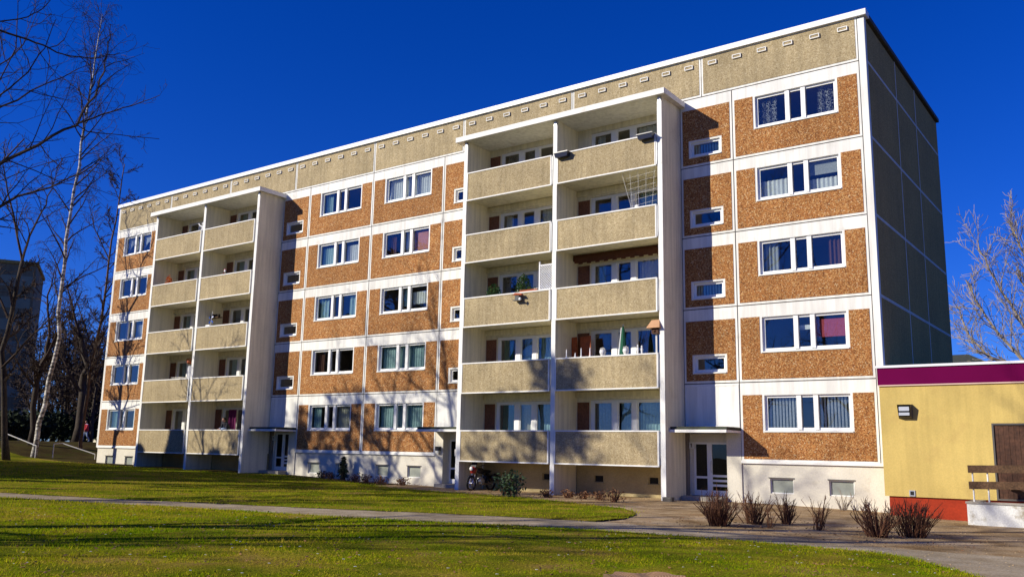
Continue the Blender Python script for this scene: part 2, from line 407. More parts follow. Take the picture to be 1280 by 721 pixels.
joint = MB()
for k in range(1, 6):
    joint.box(XL+.1, -.02, .02, .22, k*S-.0185, k*S+.0185)
for x in (XA, XB, XC, XD, XL2): joint.box(x-.0185, x+.0185, .0185, .2185, .02, 15.55)
joint.box(-.24-.0185, -.24+.0185, .0185, .2185, .02, 15.55)
part(joint, 'joint_seal', M['joint'], B)

def panel(x0, x1, z0, z1, hole=None, brick=True, mat='white', bz1=None):
    mb = MB(); a, b, c, d = x0+.019, x1-.019, z0+.019, z1-.019
    if hole: mb.holed(a, b, 0, .25, c, d, *hole)
    else: mb.box(a, b, 0, .25, c, d)
    p = part(mb, 'facade_panel', M[mat], B)
    if brick:
        m2 = MB(); e = .085
        zb1 = z0 + 2.345
        if hole:
            bx0, bx1, bz0, bz1 = hole[0]-.05, hole[1]+.05, hole[2]-.05, min(hole[3]+.05, zb1)
            m2.holed(a+e, b-e, -.014, -.001, z0+.10, zb1, bx0, bx1, bz0, bz1)
        else: m2.box(a+e, b-e, -.014, -.001, z0+.10, zb1)
        part(m2, 'brick_inlay', M['brick'], p)
    return p

for x0, x1 in window_bays:
    for k in range(5):
        w0 = x0 + WOX
        if x0 < -45: w0 = x0 + .85
        panel(x0, x1, k*S, (k+1)*S, (w0, w0+WW, k*S+WZ0, k*S+WZ1))
for x0, x1, side in stair_bays:
    for k in range(1, 5):
        w0 = (x0+.40) if side == 'R' else (x0+.68)
        panel(x0, x1, k*S, (k+1)*S, (w0, w0+1.27, k*S+.40, k*S+1.03))

# corner pilaster strips, gable, back and roof
for a, b in ((-.23, 0), (XL, XL+.12)):
    mb = MB(); mb.box(a, b, -.002, .25, -.02, 15.6); part(mb, 'corner_strip', M['white'], B)
gy_j = [.25, 4.49, 7.86, 12.26]
for k in range(6):
    z0 = k*S; z1 = (k+1)*S if k < 5 else 15.62
    for i in range(3):
        mb = MB(); mb.box(-.25, -.012, gy_j[i]+.03, gy_j[i+1]-.03, z0+.05, z1-.05)
        part(mb, 'gable_panel', M['gable'], B)
mb = MB()
for k in range(6): 
    mb.box(-.24, -.003, .25, 12.26, k*S-.045 if k else -.05, k*S-.012); mb.box(-.24, -.003, .25, 12.26, k*S+.012, k*S+.045)
for y in gy_j[1:3]: mb.box(-.24, -.006, y-.03, y-.004, 0, 15.6); mb.box(-.24, -.006, y+.004, y+.03, 0, 15.6)
part(mb, 'gable_joint', M['trim'], B)
mb = MB()
mb.box(-.245, -.03, .26, 12.2, -2.2, 15.6)                       # gable core
mb.box(XL, XL+.2, .26, 12.2, -2.2, 15.6)                         # far gable
mb.box(XL, -.02, 12.2, 12.45, -2.2, 15.6)                        # back wall
part(mb, 'wall', M['gable'], B)
mb = MB(); mb.box(XL+.05, -.05, .05, 12.4, 15.3, 15.5); part(mb, 'roof', M['roofing'], B)
# rooms behind the windows
mb = MB()
mb.box(XL+.25, -.28, 3.4, 3.6, -2, 15.2)
for k in range(1, 6): mb.box(XL+.25, -.28, .26, 3.4, k*S-.14, k*S+.02)
for a, b in ((XL+.25, -31.0), (XD+.09, XB-.09), (-16.7, -7.3), (XA+.09, -.28)): mb.box(a, b, .26, 3.4, -.14, .02)
for x in (-7.23, XA, -11.98, -16.72, XB, XC, XD, -31.08, -35.83, -40.57, XL2):
    mb.box(x-.08, x+.08, .2605, 3.4, -1.9, 15.19)
part(mb, 'interior_wall', M['interior'], B)

# attic storey
AJ = [XL+.12, -41.86, -35.88, -30.07, -24.08, -18.20, -12.16, -6.2, -.24]
for i in range(8):
    a, b = AJ[i], AJ[i+1]
    mb = MB(); mb.box(a+.019, b-.019, 0, .25, 14.019, 15.64)
    p = part(mb, 'attic_panel', M['white'], B)
    mb = MB(); mb.box(a+.085, b-.085, -.014, -.001, 14.10, 15.60); part(mb, 'beige_inlay', M['beige'], p)
    n = 6
    for q in range(n):
        vx = a + (b-a)*(q+.5)/n
        mb = MB()
        mb.frame(vx-.175, vx+.175, -.075, -.0145, 15.23, 15.39, .03, 0)
        mb.box(vx-.144, vx+.144, -.055, -.0145, 15.261, 15.359, 1)
        part(mb, 'vent', [M['trim'], M['beige']], B)
mb = MB(); mb.box(XL-.08, .10, -.12, .35, 15.64, 15.85); mb.box(-.3, .10, .35, 12.5, 15.64, 15.80, 1); mb.box(XL-.08, XL+.3, .35, 12.5, 15.64, 15.80, 1)
part(mb, 'parapet_cap', [M['cap'], M['joint']], B)

# plinth with the white string course
def plinth(x0, x1, wins=(), mat='plinth', y=.05, trim=True):
    mb = MB(); xs = x0
    for a, b in wins:
        mb.box(xs, a, y, .45, -2.4, -.055); mb.box(a, b, y, .45, -2.4, -1.06); mb.box(a, b, y, .45, -.55, -.055); xs = b
    mb.box(xs, x1, y, .45, -2.4, -.055)
    part(mb, 'plinth_wall', M[mat], B)
    if trim:
        mb = MB(); mb.box(x0, x1, -.035, .24, -.055, .045); part(mb, 'string_course', M['trim'], B)
    for a, b in wins:
        mb = MB(); mb.frame(a+.002, b-.002, y+.06, y+.16, -1.058, -.552, .035)
        w = part(mb, 'cellar_window', M['trim'], B)
        mb = MB(); mb.box(a+.037, b-.037, y+.10, y+.12, -1.02, -.59); part(mb, 'pane', M['cellarglass'], w)
        mb = MB(); mb.box(a-.04, b+.04, y-.025, y+.0, -.548, -.515); part(mb, 'lintel', M['dark_frame'], w)
for x0, x1 in window_bays:
    o = 1.0 if x0 > -45 else .9
    plinth(x0+.001, x1 if x1 < -1 else 0, [(x0+o, x0+o+.82), (x0+o+2.02, x0+o+2.84)] if x0 > -45 else [(x0+1.0, x0+1.85), (x0+3.2, x0+4.05)])
for i, (x0, x1) in enumerate(balc_bays):
    ws = [(x0+.9, x0+1.33), (x0+3.3, x0+3.72)] if i == 0 else [(x0+3.2, x0+3.62)] if i == 1 else [(x0+3.2, x0+3.62)]
    mb = MB(); xs = x0+.1
    for a, b in ws:
        mb.box(xs, a, .03, .45, -2.4, -.16); mb.box(a, b, .03, .45, -2.4, -.93); mb.box(a, b, .03, .45, -.64, -.16); xs = b
    mb.box(xs, x1-.1, .03, .45, -2.4, -.16)
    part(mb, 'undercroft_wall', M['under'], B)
    for a, b in ws:
        mb = MB(); mb.frame(a+.002, b-.002, .07, .13, -.928, -.642, .03); mb.box(a-.06, b+.06, -.02, .029, -.975, -.932)
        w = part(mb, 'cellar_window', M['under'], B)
        mb = MB(); mb.box(a+.032, b-.032, .09, .11, -.898, -.672); part(mb, 'pane', M['blackhole'], w)

# ------------------------------------------------ windows (built once per kind, copied)
def window_mesh(w, hgt, mull, name, splits=True):
    """local: x 0..w, z 0..hgt, y 0 = facade plane"""
    fr = MB(); d0, d1 = .10, .165
    fr.box(-.0, .03, 0.004, .24, 0, hgt); fr.box(w-.03, w, .004, .24, 0, hgt)      # reveal lining
    fr.box(.03, w-.03, .004, .24, hgt-.02, hgt)
    fr.frame(.03, w-.03, d0, d1, .04, hgt-.02, .085)
    xs = []
    a = .115
    for m0, m1 in mull:
        fr.box(m0, m1, .045, d1-.005, .06, hgt-.03); xs.append((a, m0)); a = m1
    xs.append((a, w-.115))
    gl = MB()
    for a, b in xs: gl.face([(a-.01,.138,.11),(b+.01,.138,.11),(b+.01,.138,hgt-.09),(a-.01,.138,hgt-.09)])
    si = MB(); n = len(si.v)
    si.v += [(-.02,-.05,-.035),(w+.02,-.05,-.035),(w+.02,.10,.0),(-.02,.10,.0),(-.02,-.05,.0),(w+.02,-.05,.0),(w+.02,.10,.04),(-.02,.10,.04)]
    for q in ((0,3,2,1),(4,5,6,7),(0,1,5,4),(1,2,6,5),(2,3,7,6),(3,0,4,7)): si.f.append(tuple(n+i for i in q)); si.m.append(0)
    return fr, gl, si, xs

def wavy(mb, x0, x1, z0, z1, y, folds, amp, mi=0, n=None):
    n = n or max(6, int(folds*5)); prev = None
    for i in range(n+1):
        t = i/n; x = x0+(x1-x0)*t; yy = y + amp*sin(t*folds*2*pi) + amp*.5*sin(t*folds*5.1+1)
        if prev: 
            mb.face([(prev[0],prev[1],z0),(x,yy,z0),(x,yy,z1),(prev[0],prev[1],z1)], mi)
        prev = (x, yy)

CM = {k: cloth_mat('curtain_'+k, c, t, l) for k, c, t, l in (
    ('white', (.80,.82,.80), .35, 0), ('teal', (.42,.60,.60), .35, 0), ('grey', (.40,.42,.42), .3, 0), ('red', (.50,.10,.12), .35, 0), ('rose', (.62,.28,.24), .3, 0),
    ('cream', (.70,.66,.52), .35, 0), ('green', (.05,.20,.13), .3, 0), ('lace', (.82,.84,.86), .35, .36), ('brown', (.14,.07,.05), .3, 0))}

def curtains(spec, w, hgt, parent, xs):
    """spec: list of (kind, light index or None, z0 fraction, z1 fraction, colour)"""
    if not spec: return
    by = {}
    for kind, li, a, b, col in spec:
        lo, hi = (xs[0][0]-.05, xs[-1][1]+.05) if li is None else (xs[li][0]-.04, xs[li][1]+.04)
        mb = by.setdefault(col, MB())
        z0, z1 = .1+(hgt-.2)*a, .1+(hgt-.2)*b
        if kind == 'drape': wavy(mb, lo, hi, z0, z1, .30, (hi-lo)*6, .025)
        elif kind == 'sides':
            wavy(mb, lo, lo+(hi-lo)*.24, z0, z1, .30, 3, .03); wavy(mb, hi-(hi-lo)*.24, hi, z0, z1, .30, 3, .03)
        elif kind == 'left': wavy(mb, lo, lo+(hi-lo)*.5, z0, z1, .30, 4, .03)
        elif kind == 'right': wavy(mb, lo+(hi-lo)*.5, hi, z0, z1, .30, 4, .03)
        elif kind == 'blind': mb.box(lo, hi, .27, .28, z0, z1)
        elif kind == 'slats':
            x = lo+.05
            while x < hi-.05:
                mb.box(x, x+.07, .28, .285, z0, z1, 0, Matrix.Rotation(radians(38), 3, 'Z')); x += .115
        elif kind == 'arch':            # cafe curtain with a scalloped lower edge
            n = 24
            for i in range(n):
                t0, t1 = i/n, (i+1)/n
                q = lambda t: z0 + (z1-z0)*.55*(1-abs(2*t-1)**1.6)
                xa, xb = lo+(hi-lo)*t0, lo+(hi-lo)*t1
                mb.face([(xa,.30+.02*sin(i*2),q(t0)),(xb,.30+.02*sin(i*2+2),q(t1)),(xb,.30+.02*sin(i*2+2),z1),(xa,.30+.02*sin(i*2),z1)])
    for col, mb in by.items():
        mb.build('curtain', CM[col], parent, (0,0,0), local=True)

MW = [(1.16, 1.32), (1.745, 1.905)]
_win_cache = {}
def add_window(loc, key, spec=None, name='window'):
    """copies of one window share mesh data; the window is a part, its glass, sill and curtain are sub-parts"""
    if key not in _win_cache:
        if key == 'big': fr, gl, si, xs = window_mesh(WW, WZ1-WZ0, MW, 'window')
        elif key == 'small': fr, gl, si, xs = window_mesh(1.27, .63, [], 'window')
        ob = fr.build('window', M['frame'], B, (0,0,0), local=True)
        p = gl.build('pane', M['glass'], ob, (0,0,0), local=True); s = si.build('sill', M['trim'], ob, (0,0,0), local=True)
        _win_cache[key] = (ob.data, p.data, s.data, xs)
    else:
        d = _win_cache[key]
        ob = bpy.data.objects.new('window', d[0]); COL.objects.link(ob); ob.parent = B
        for nm, me in (('pane', d[1]), ('sill', d[2])):
            c = bpy.data.objects.new(nm, me); COL.objects.link(c); c.parent = ob
    ob.location = Vector(loc) - Vector(B.location)
    hgt = WZ1-WZ0 if key == 'big' else .63; w = WW if key == 'big' else 1.27
    curtains(spec, w, hgt, ob, _win_cache[key][3])
    return ob

D = ('drape', None, 0, 1)
SPEC = {  # (bay, storey): curtains seen in the photograph
 (0,4): [('sides', None, 0, 1, 'lace')],
 (0,3): [('drape', 0, 0, .62, 'white'), ('blind', 2, .55, 1, 'grey'), ('drape', 2, 0, .42, 'white')],
 (0,2): [('right', 2, 0, .9, 'brown'), ('left', 0, 0, 1, 'grey')],
 (0,1): [('blind', 2, .32, .90, 'red'), ('blind', 1, .6, .75, 'white')],
 (0,0): [('slats', 0, .02, 1, 'white'), ('slats', 2, .02, 1, 'white')],
 (1,4): [('drape', None, 0, 1, 'white')],
 (1,3): [('drape', 1, 0, 1, 'white'), ('blind', 2, .1, .95, 'rose'), ('left', 0, 0, 1, 'brown')],
 (1,2): [('drape', 1, .2, 1, 'teal'), ('drape', 2, .25, .8, 'white')],
 (1,1): [('drape', None, 0, 1, 'teal')],
 (1,0): [('drape', None, 0, 1, 'teal')],
 (2,4): [('left', 0, 0, 1, 'teal')],
 (2,3): [('drape', 0, 0, .9, 'teal'), ('drape', 2, 0, .85, 'white')],
 (2,2): [('sides', None, 0, 1, 'teal')],
 (2,1): [('left', 0, 0, .9, 'brown')],
 (2,0): [('drape', 2, 0, 1, 'cream'), ('left', 0, 0, 1, 'teal')],
 (3,4): [('arch', 0, .1, 1, 'white'), ('arch', 2, .1, 1, 'white')],
 (3,3): [('right', 2, 0, 1, 'grey')],
 (3,2): [('drape', 2, 0, .8, 'grey')],
 (3,1): [('right', 2, 0, 1, 'teal')],
 (3,0): [('left', 0, 0, 1, 'teal'), ('right', 2, 0, 1, 'teal')],
}
for i, (x0, x1) in enumerate(window_bays):
    for k in range(5):
        w0 = x0 + (WOX if x0 > -45 else .85)
        add_window((w0, 0, k*S+WZ0), 'big', SPEC.get((i, k)))
for i, (x0, x1, side) in enumerate(stair_bays):
    for k in range(1, 5):
        w0 = (x0+.40) if side == 'R' else (x0+.68)
        add_window((w0, 0, k*S+.40), 'small', [('slats', None, 0, 1, 'teal')] if (i, k) in ((0,4),(0,2)) else None)
# top right window of the inner bay stands tilted open
mb = MB()
rt = Matrix.Rotation(radians(6), 3, 'X')
for a, b in ((.12, 1.16), (1.905, 2.91)):
    for (q0, q1, r0, r1) in ((a, a+.07, .1, 1.16), (b-.07, b, .1, 1.16), (a+.07, b-.07, .1, .17), (a+.07, b-.07, 1.09, 1.16)):
        mb.box(XC+WOX+q0, XC+WOX+q1, .17, .22, 4*S+WZ0+r0, 4*S+WZ0+r1, 0, Matrix.Rotation(radians(-6), 3, 'X'), (XC, .2, 4*S+WZ0+.1))
part(mb, 'tilted_sash', M['frame'], B)

# ------------------------------------------------ balconies
_cw = MB(); _ct = MB()
for ws in BLOCKS:
    for x in ws:
        mb = MB(); mb.box(x-.10, x+.10, -1.60, -.001, -2.4, 13.71)
        p = part(mb, 'balcony_cross_wall', M['cream'], B)
        mb = MB(); mb.box(x-.098, x+.098, -1.625, -1.6005, -2.4, 13.50); part(mb, 'white_edge', M['trim'], p)
        mb = MB(); mb.box(x-.06, x+.06, -1.64, -1.601, 13.50, 13.71); part(mb, 'bracket', M['metal'], p)
    mb = MB(); mb.box(ws[2]-.42, ws[0]+.30, -1.82, -.002, 13.715, 13.90)
    p = part(mb, 'balcony_canopy', M['white'], B)
    mb = MB(); mb.box(ws[2]-.43, ws[0]+.31, -1.83, -.002, 13.902, 13.93); part(mb, 'roofing_sheet', M['roofing'], p)
    mb = MB(); mb.box(ws[2]-.44, ws[0]+.32, -1.85, -1.823, 13.70, 13.925)
    mb.box(ws[2]-.45, ws[2]-.422, -1.82, -.01, 13.70, 13.915); mb.box(ws[0]+.302, ws[0]+.33, -1.82, -.01, 13.70, 13.915)
    part(mb, 'edge_trim', M['trim'], p)

def balcony_glazing(x0, k, mirrored, i):
    """door and windows in the balcony's back wall (opening x0+.72..x0+4.05)"""
    z = k*S
    fr = MB(); a0, a1, zb, zt = x0+.74, x0+4.02, z+.14, z+2.28
    fr.frame(a0, a1, .05, .13, zb, zt, .075)
    cut = [(x0+1.74, x0+1.96), (x0+2.62, x0+2.82)]
    for a, b in cut: fr.box(a, b, .02, .129, zb+.08, zt-.08)
    fr.box(a0+.075, x0+.86, .051, .128, zb+.08, zt-.08)
    fr.box(x0+1.96, x0+2.62, .06, .12, zb+.075, z+.92); fr.box(x0+2.82, a1-.075, .06, .12, zb+.075, z+.92)
    fr.box(x0+.86, x0+1.74, .06, .12, zb+.075, zb+.35)
    # sash edges
    for a, b, c in ((x0+.86, x0+1.74, zb+.35), (x0+1.96, x0+2.62, z+.92), (x0+2.82, a1-.075, z+.92)):
        fr.frame(a+.002, b-.002, .045, .11, c+.002, zt-.077, .05)
    w = part(fr, 'balcony_window', M['frame'], B)
    gl = MB()
    for a, b, c in ((x0+.91, x0+1.69, zb+.40), (x0+2.01, x0+2.57, z+.97), (x0+2.87, a1-.125, z+.97)):
        gl.face([(a-.005,.088,c-.005),(b+.005,.088,c-.005),(b+.005,.088,zt-.125),(a-.005,.088,zt-.125)])
    part(gl, 'pane', M['glass'], w)
    return w

BC = {  # curtains on balcony windows: bay index -> storey -> list of (colour, x0, x1, z0)
 0: {0: [('teal', 2.85, 3.95, .5), ('grey', .9, 1.7, .2), ('teal', 2.0, 2.6, .5)], 1: [('brown', 2.85, 3.2, .3)], 3: [('teal', 2.9, 3.9, .9)]},
 1: {0: [('green', .9, 1.72, .2), ('cream', 2.0, 2.6, .9), ('teal', 2.85, 3.95, .9)], 1: [('green', .9, 1.4, .3), ('teal', 2.0, 2.6, .9), ('teal', 2.85, 3.9, .5)], 4: [('lace', .9, 1.7, .9), ('lace', 2.0, 2.6, .9)]},
 2: {1: [('teal', .9, 1.7, .3), ('teal', 2.0, 2.6, .5)], 3: [('teal', .9, 1.7, .3)], 2: [('grey', .9, 1.7, .2)]},
 3: {2: [('teal', .9, 1.7, .3)], 3: [('teal', .9, 1.7, .3)], 1: [('teal', .9, 1.5, .2)], 0: [('grey', .9, 1.7, .2)]},
}
for i, (x0, x1) in enumerate(balc_bays):
    a, b = x0+.10, x1-.10
    for k in range(5):
        z = k*S
        # back wall with the opening, and the brown panel left of the door
        mb = MB(); mb.holed(a+.001, b-.001, 0, .25, z-.16, z+2.62 if k < 4 else z+2.78, x0+.73, x0+4.03, z+.13, z+2.29)
        p = part(mb, 'balcony_back_wall', M['cream'], B)
        if k < 4: mb = MB(); mb.box(a+.002, b-.002, -.10, -.0005, z+2.38, z+2.61); part(mb, 'beam', M['cream'], p)
        mb = MB(); mb.box(x0+.14, x0+.70, -.014, -.001, z+.05, z+2.20)
        part(mb, 'brown_panel', M['cream'] if (i, k) == (0, 4) else M['brick_back'], p)
        w = balcony_glazing(x0, k, False, i)
        deft = [(('white','grey','teal','lace')[(i*5+k) % 4], .9, 1.3, .2), (('grey','white','cream')[(i+k) % 3], 2.85, 3.95, 1.0 if (i+k) % 2 else 1.5)]
        for col, c0, c1, cz in BC.get(i, {}).get(k, deft):
            mb = MB(); wavy(mb, x0+c0, x0+c1, z+cz, z+2.2, .30, (c1-c0)*7, .025); part(mb, 'curtain', CM[col], w)
        # slab, parapet and white edging
        mb = MB(); mb.box(a+.002, b-.002, -1.60, -.001, z-.17, z-.02)
        bal = part(mb, 'balcony', M['cream'], B)
        pa, pb = x0+.135, x1-.15
        mb = MB(); mb.box(pa, pb, -1.665, -1.601, z-.20, z+.99); part(mb, 'parapet', M['beige'], bal)
        mb = MB(); t = .045
        mb.box(pa-.012, pb+.012, -1.69, -1.585, z+.9905, z+1.04); mb.box(pa-.012, pb+.012, -1.69, -1.602, z-.25, z-.2005)
        mb.box(pa-.012, pa+t, -1.685, -1.6655, z-.20, z+.99); mb.box(pb-t, pb+.012, -1.685, -1.6655, z-.20, z+.99)
        part(mb, 'edging', M['trim'], bal)
        for q in (pa-.04, pb+.014): mb = MB(); mb.box(q, q+.026, -1.66, -1.61, z-.2, z+1.0); part(mb, 'side_bracket', M['metal'], bal)

# brown roller blind box over the third-floor right balcony
mb = MB(); z = 2*S
mb.box(WALLS[1]+.12, WALLS[0]-.12, -.36, -.12, z+2.36, z+2.60)
n = 22; xa, xb = WALLS[1]+.2, WALLS[0]-.16
for q in range(n):
    c0 = xa+(xb-xa)*q/n; c1 = xa+(xb-xa)*(q+1)/n
    mb.box(c0, c1-.002, -.40, -.385, z+2.26-.05*(q % 2), z+2.50, 0)
part(mb, 'rolled_awning', M['brownawning'], B)

# ------------------------------------------------ entrances
def entrance(x0, x1, side, gz):
    step = gz + .17
    # plain white panel above, pier, recess
    panel(x0, x1, 1.0, S, None, False)
    mb = MB(); mb.frame(x0+.03, x1-.03, -.012, -.001, 1.22, S-.05, .05); part(mb, 'panel_edge', M['trim'], B)
    if side == 'R': dx0, dx1, px0, px1 = x0+.05, x1-.55, x1-.55, x1
    else: dx0, dx1, px0, px1 = x0+.46, x0+2.1, x0, x0+.46
    mb = MB(); mb.box(px0, px1, .0, .6, -2.3, .985); part(mb, 'entrance_pier', M['plinth'], B)
    d0, d1 = (dx0+.12, dx0+1.68) if side == 'R' else (dx0+.08, dx0+1.64)
    lim0, lim1 = (x0+.002, px0-.001) if side == 'R' else (px1+.001, x1-.001)
    mb = MB(); mb.holed(lim0, lim1, .35, .55, -2.3, .985, d0, d1, step, step+1.93); part(mb, 'entrance_wall', M['plinth'], B)
    mb = MB(); mb.box(lim0, lim1, .551, 2.6, -2.3, step-.004); mb.box(lim0, lim1, 2.6, 2.7, -2.3, .98); part(mb, 'hallway', M['interior'], B)
    # door set
    fr = MB(); zt = step+1.93
    fr.frame(d0+.002, d1-.002, .37, .45, step+.01, zt-.002, .07)
    sx = d0+.52
    fr.box(sx, sx+.13, .365, .449, step+.08, zt-.07)
    fr.box(d0+.07, sx, .372, .448, step+.62, step+.70); fr.box(d0+.07, sx, .372, .448, step+.08, step+.2)
    fr.box(sx+.13, d1-.07, .372, .448, step+.08, step+.20)
    fr.box(sx+.13, sx+.19, .372, .448, step+.20, zt-.07); fr.box(d1-.13, d1-.07, .372, .448, step+.20, zt-.07)
    for q in range(3): fr.box(sx+.19, d1-.13, .372, .448, step+.34+.17*q, step+.42+.17*q)
    door = part(fr, 'entrance_door', M['frame'], B)
    gl = MB(); gl.box(d0+.07, sx, .405, .411, step+.2, zt-.07); gl.box(sx+.19, d1-.13, .405, .411, step+.2, zt-.07); part(gl, 'pane', M['glass_dark'], door)
    mb = MB(); mb.tube([(sx+.16,.36,step+.85),(sx+.16,.32,step+.9),(sx+.16,.32,step+1.2),(sx+.16,.36,step+1.25)], .014, 6); part(mb, 'handle', M['metal'], door)
    # canopy
    cx0, cx1 = x0+.02, x1-.0
    mb = MB(); mb.box(cx0, cx1, -1.30, -.001, 1.00, 1.07); c = part(mb, 'entrance_canopy', M['white'], B)
    mb = MB(); mb.box(cx0, cx1, -1.27, -.005, 1.071, 1.19); part(mb, 'canopy_roofing', M['roofing'], c)
    mb = MB(); mb.box(cx0-.01, cx1+.008, -1.33, -1.301, .985, 1.085); mb.box(cx1-.001, cx1+.015, -1.30, -.002, .99, 1.075); part(mb, 'canopy_fascia', M['trim'], c)
    # doorstep
    mb = MB(); mb.box(dx0+.02, dx1, -.55, .34, gz-.3, step); part(mb, 'doorstep', M['concrete'], B)
    return d0, step
dR = entrance(-7.13, XA, 'R', -1.43)
dM = entrance(XB, -16.82, 'M', -1.43)
dL = entrance(-30.98, XD, 'R', -1.17)
mb = MB(); mb.box(XL2, -40.67, 0, .4, -2.4, S-.01); part(mb, 'facade_panel', M['white'], B)
# lit-number lamps beside the right and left doors: white box with a dark 1 on it
def number_lamp(x, y, z):
    mb = MB(); mb.box(x-.10, x+.10, y-.10, y, z-.12, z+.12); p = part(mb, 'number_lamp', M['lampglass'], B)
    mb = MB(); mb.box(x-.016, x+.016, y-.1045, y-.1005, z-.07, z+.07); mb.box(x-.045, x-.016, y-.1045, y-.1005, z+.03, z+.055)
    part(mb, 'house_number', M['black_plastic'], p)
number_lamp(-7.0, .349, .55)
number_lamp(-30.86, .349, .66)
mb = MB(); mb.box(XB+.12, XB+.34, -.16, -.001, .18, .36); mb.box(XB+.15, XB+.31, -.14, -.03, .06, .179, 1); part(mb, 'entrance_lamp', [M['black_plastic'], M['lampglass']], B)
mb = MB(); mb.box(-18.55, -18.28, .395, .402, -.05, .25); part(mb, 'door_notice', M['whitefab'], B)

# ------------------------------------------------------------------ extension building on the right
EX = empty('extension_building', (7, 4, -1.6))
tag(EX, 'low flat-roofed yellow annex with purple fascia and red base at the right end', 'building')
EY = -.95
mb = MB(); mb.holed(.06, 15, EY, EY+.3, -.94, 2.46, 3.17, 5.3, -.94, 1.29); mb.box(.06, .36, EY+.3, 11, -.94, 3.0); mb.box(14.7, 15, EY+.3, 11, -.94, 3.0); mb.box(.36, 14.7, 10.7, 11, -.94, 3.0)
part(mb, 'wall', M['yellow'], EX)
mb = MB(); mb.box(.055, 15.01, EY-.04, EY+.3, 2.495, 3.035); mb.box(.03, .0595, EY-.04, 10.9, 2.495, 3.035); part(mb, 'fascia', M['purple'], EX)
mb = MB(); mb.box(.04, 15.01, EY-.055, EY+.29, 2.461, 2.494); part(mb, 'drip_trim', M['pinktrim'], EX)
mb = MB(); mb.box(-.0, 15.05, EY-.09, EY+.4, 3.036, 3.11); mb.box(.02, .4, EY+.4, 11, 3.036, 3.10); part(mb, 'roof_edge', M['cap'], EX)
mb = MB(); mb.box(.36, 14.7, EY+.31, 10.7, 2.7, 2.9); part(mb, 'roof', M['roofing'], EX)
mb = MB(); mb.box(.17, 14.9, EY+.07, 10.9, -2.6, -.941); part(mb, 'base', M['red'], EX)
mb = MB()
for q in range(15):
    x = 3.2+q*.137
    if x+.13 < 5.29: mb.box(x, x+.131, EY+.03+.006*(q % 2), EY+.09, -.935, 1.23)
d = part(mb, 'door', M['door_wood'], EX)
mb = MB(); mb.frame(3.172, 5.298, EY-.01, EY+.12, -.938, 1.288, .05); part(mb, 'door_frame', M['dark_frame'], d)
# flood lamp housing
mb = MB()
mb.v += [(.60,EY,1.88),(1.02,EY,1.88),(1.02,EY,1.44),(.60,EY,1.44),(.62,EY-.26,1.86),(1.0,EY-.26,1.86),(.98,EY-.20,1.50),(.64,EY-.20,1.50)]
for q in ((0,1,5,4),(1,2,6,5),(0,4,7,3),(3,7,6,2),(0,3,2,1)): mb.f.append(q); mb.m.append(0)
l = part(mb, 'wall_lamp', M['dark_frame'], EX)
mb = MB(); mb.box(.655, .965, EY-.225, EY-.20, 1.53, 1.62); mb.box(.66, .96, EY-.215, EY-.19, 1.67, 1.80); part(mb, 'reflector', M['metal'], l)
mb = MB(); mb.frame(.78, .95, EY-.03, EY-.001, -.92, -.74, .03); mb.box(.812, .918, EY-.02, EY-.005, -.885, -.775, 1); part(mb, 'air_vent', [M['metal'], M['blackhole']], EX)

# loading ramp with timber railing
RP = empty('loading_ramp', (4.5, -1.8, -1.6)); tag(RP, 'low whitewashed concrete loading platform with worn paint before the brown door', 'loading platform')
mb = MB(); mb.box(2.6, 12, -2.4, -2.15, -2.2, -1.0); mb.box(2.6, 2.85, -2.15, -1.0, -2.2, -1.001); mb.box(2.85, 12, -2.15, -.965, -2.2, -1.02); part(mb, 'platform_wall', M['limewash'], RP)
mb = MB(); mb.box(2.57, 12, -2.43, -2.12, -.999, -.945); mb.box(2.57, 2.88, -2.119, -.97, -.998, -.946); part(mb, 'coping', M['concrete'], RP)
RL = empty('wooden_railing', (4.5, -2.28, -.945)); tag(RL, 'brown plank railing on thin white posts standing on the loading platform', 'railing')
for z0, z1, w in ((-.15, .06, .05), (-.60, -.39, .05)):
    mb = MB(); mb.box(2.68, 12, -2.35, -2.30, z0, z1, 0, Matrix.Rotation(radians(-1.2), 3, 'Y'), (2.7,-2.3,z0)); mb.box(2.72, 2.95, -2.299, -2.20, z0+.01, z1-.01)
    part(mb, 'rail', M['old_wood'], RL)
for x in (2.78, 3.16, 5.0, 7.0, 9.0):
    mb = MB(); mb.tube([(x,-2.28,-.945),(x,-2.28,.03)], .022, 8); part(mb, 'post', M['trim'], RL)
mb = MB()
for q in range(4): mb.box(3.6+.03*q, 5.4+.03*q, -1.55-.16*q, -1.50-.16*q, -.62+.01*q, -.50+.01*q, 0, Matrix.Rotation(radians(24), 3, 'Y'), (3.6,-1.5,-.56))
pl = mb.build('plank_stack', M['old_wood'], None, (4.4,-1.7,-.945)); tag(pl, 'dark old planks lying aslant behind the wooden railing', 'planks')

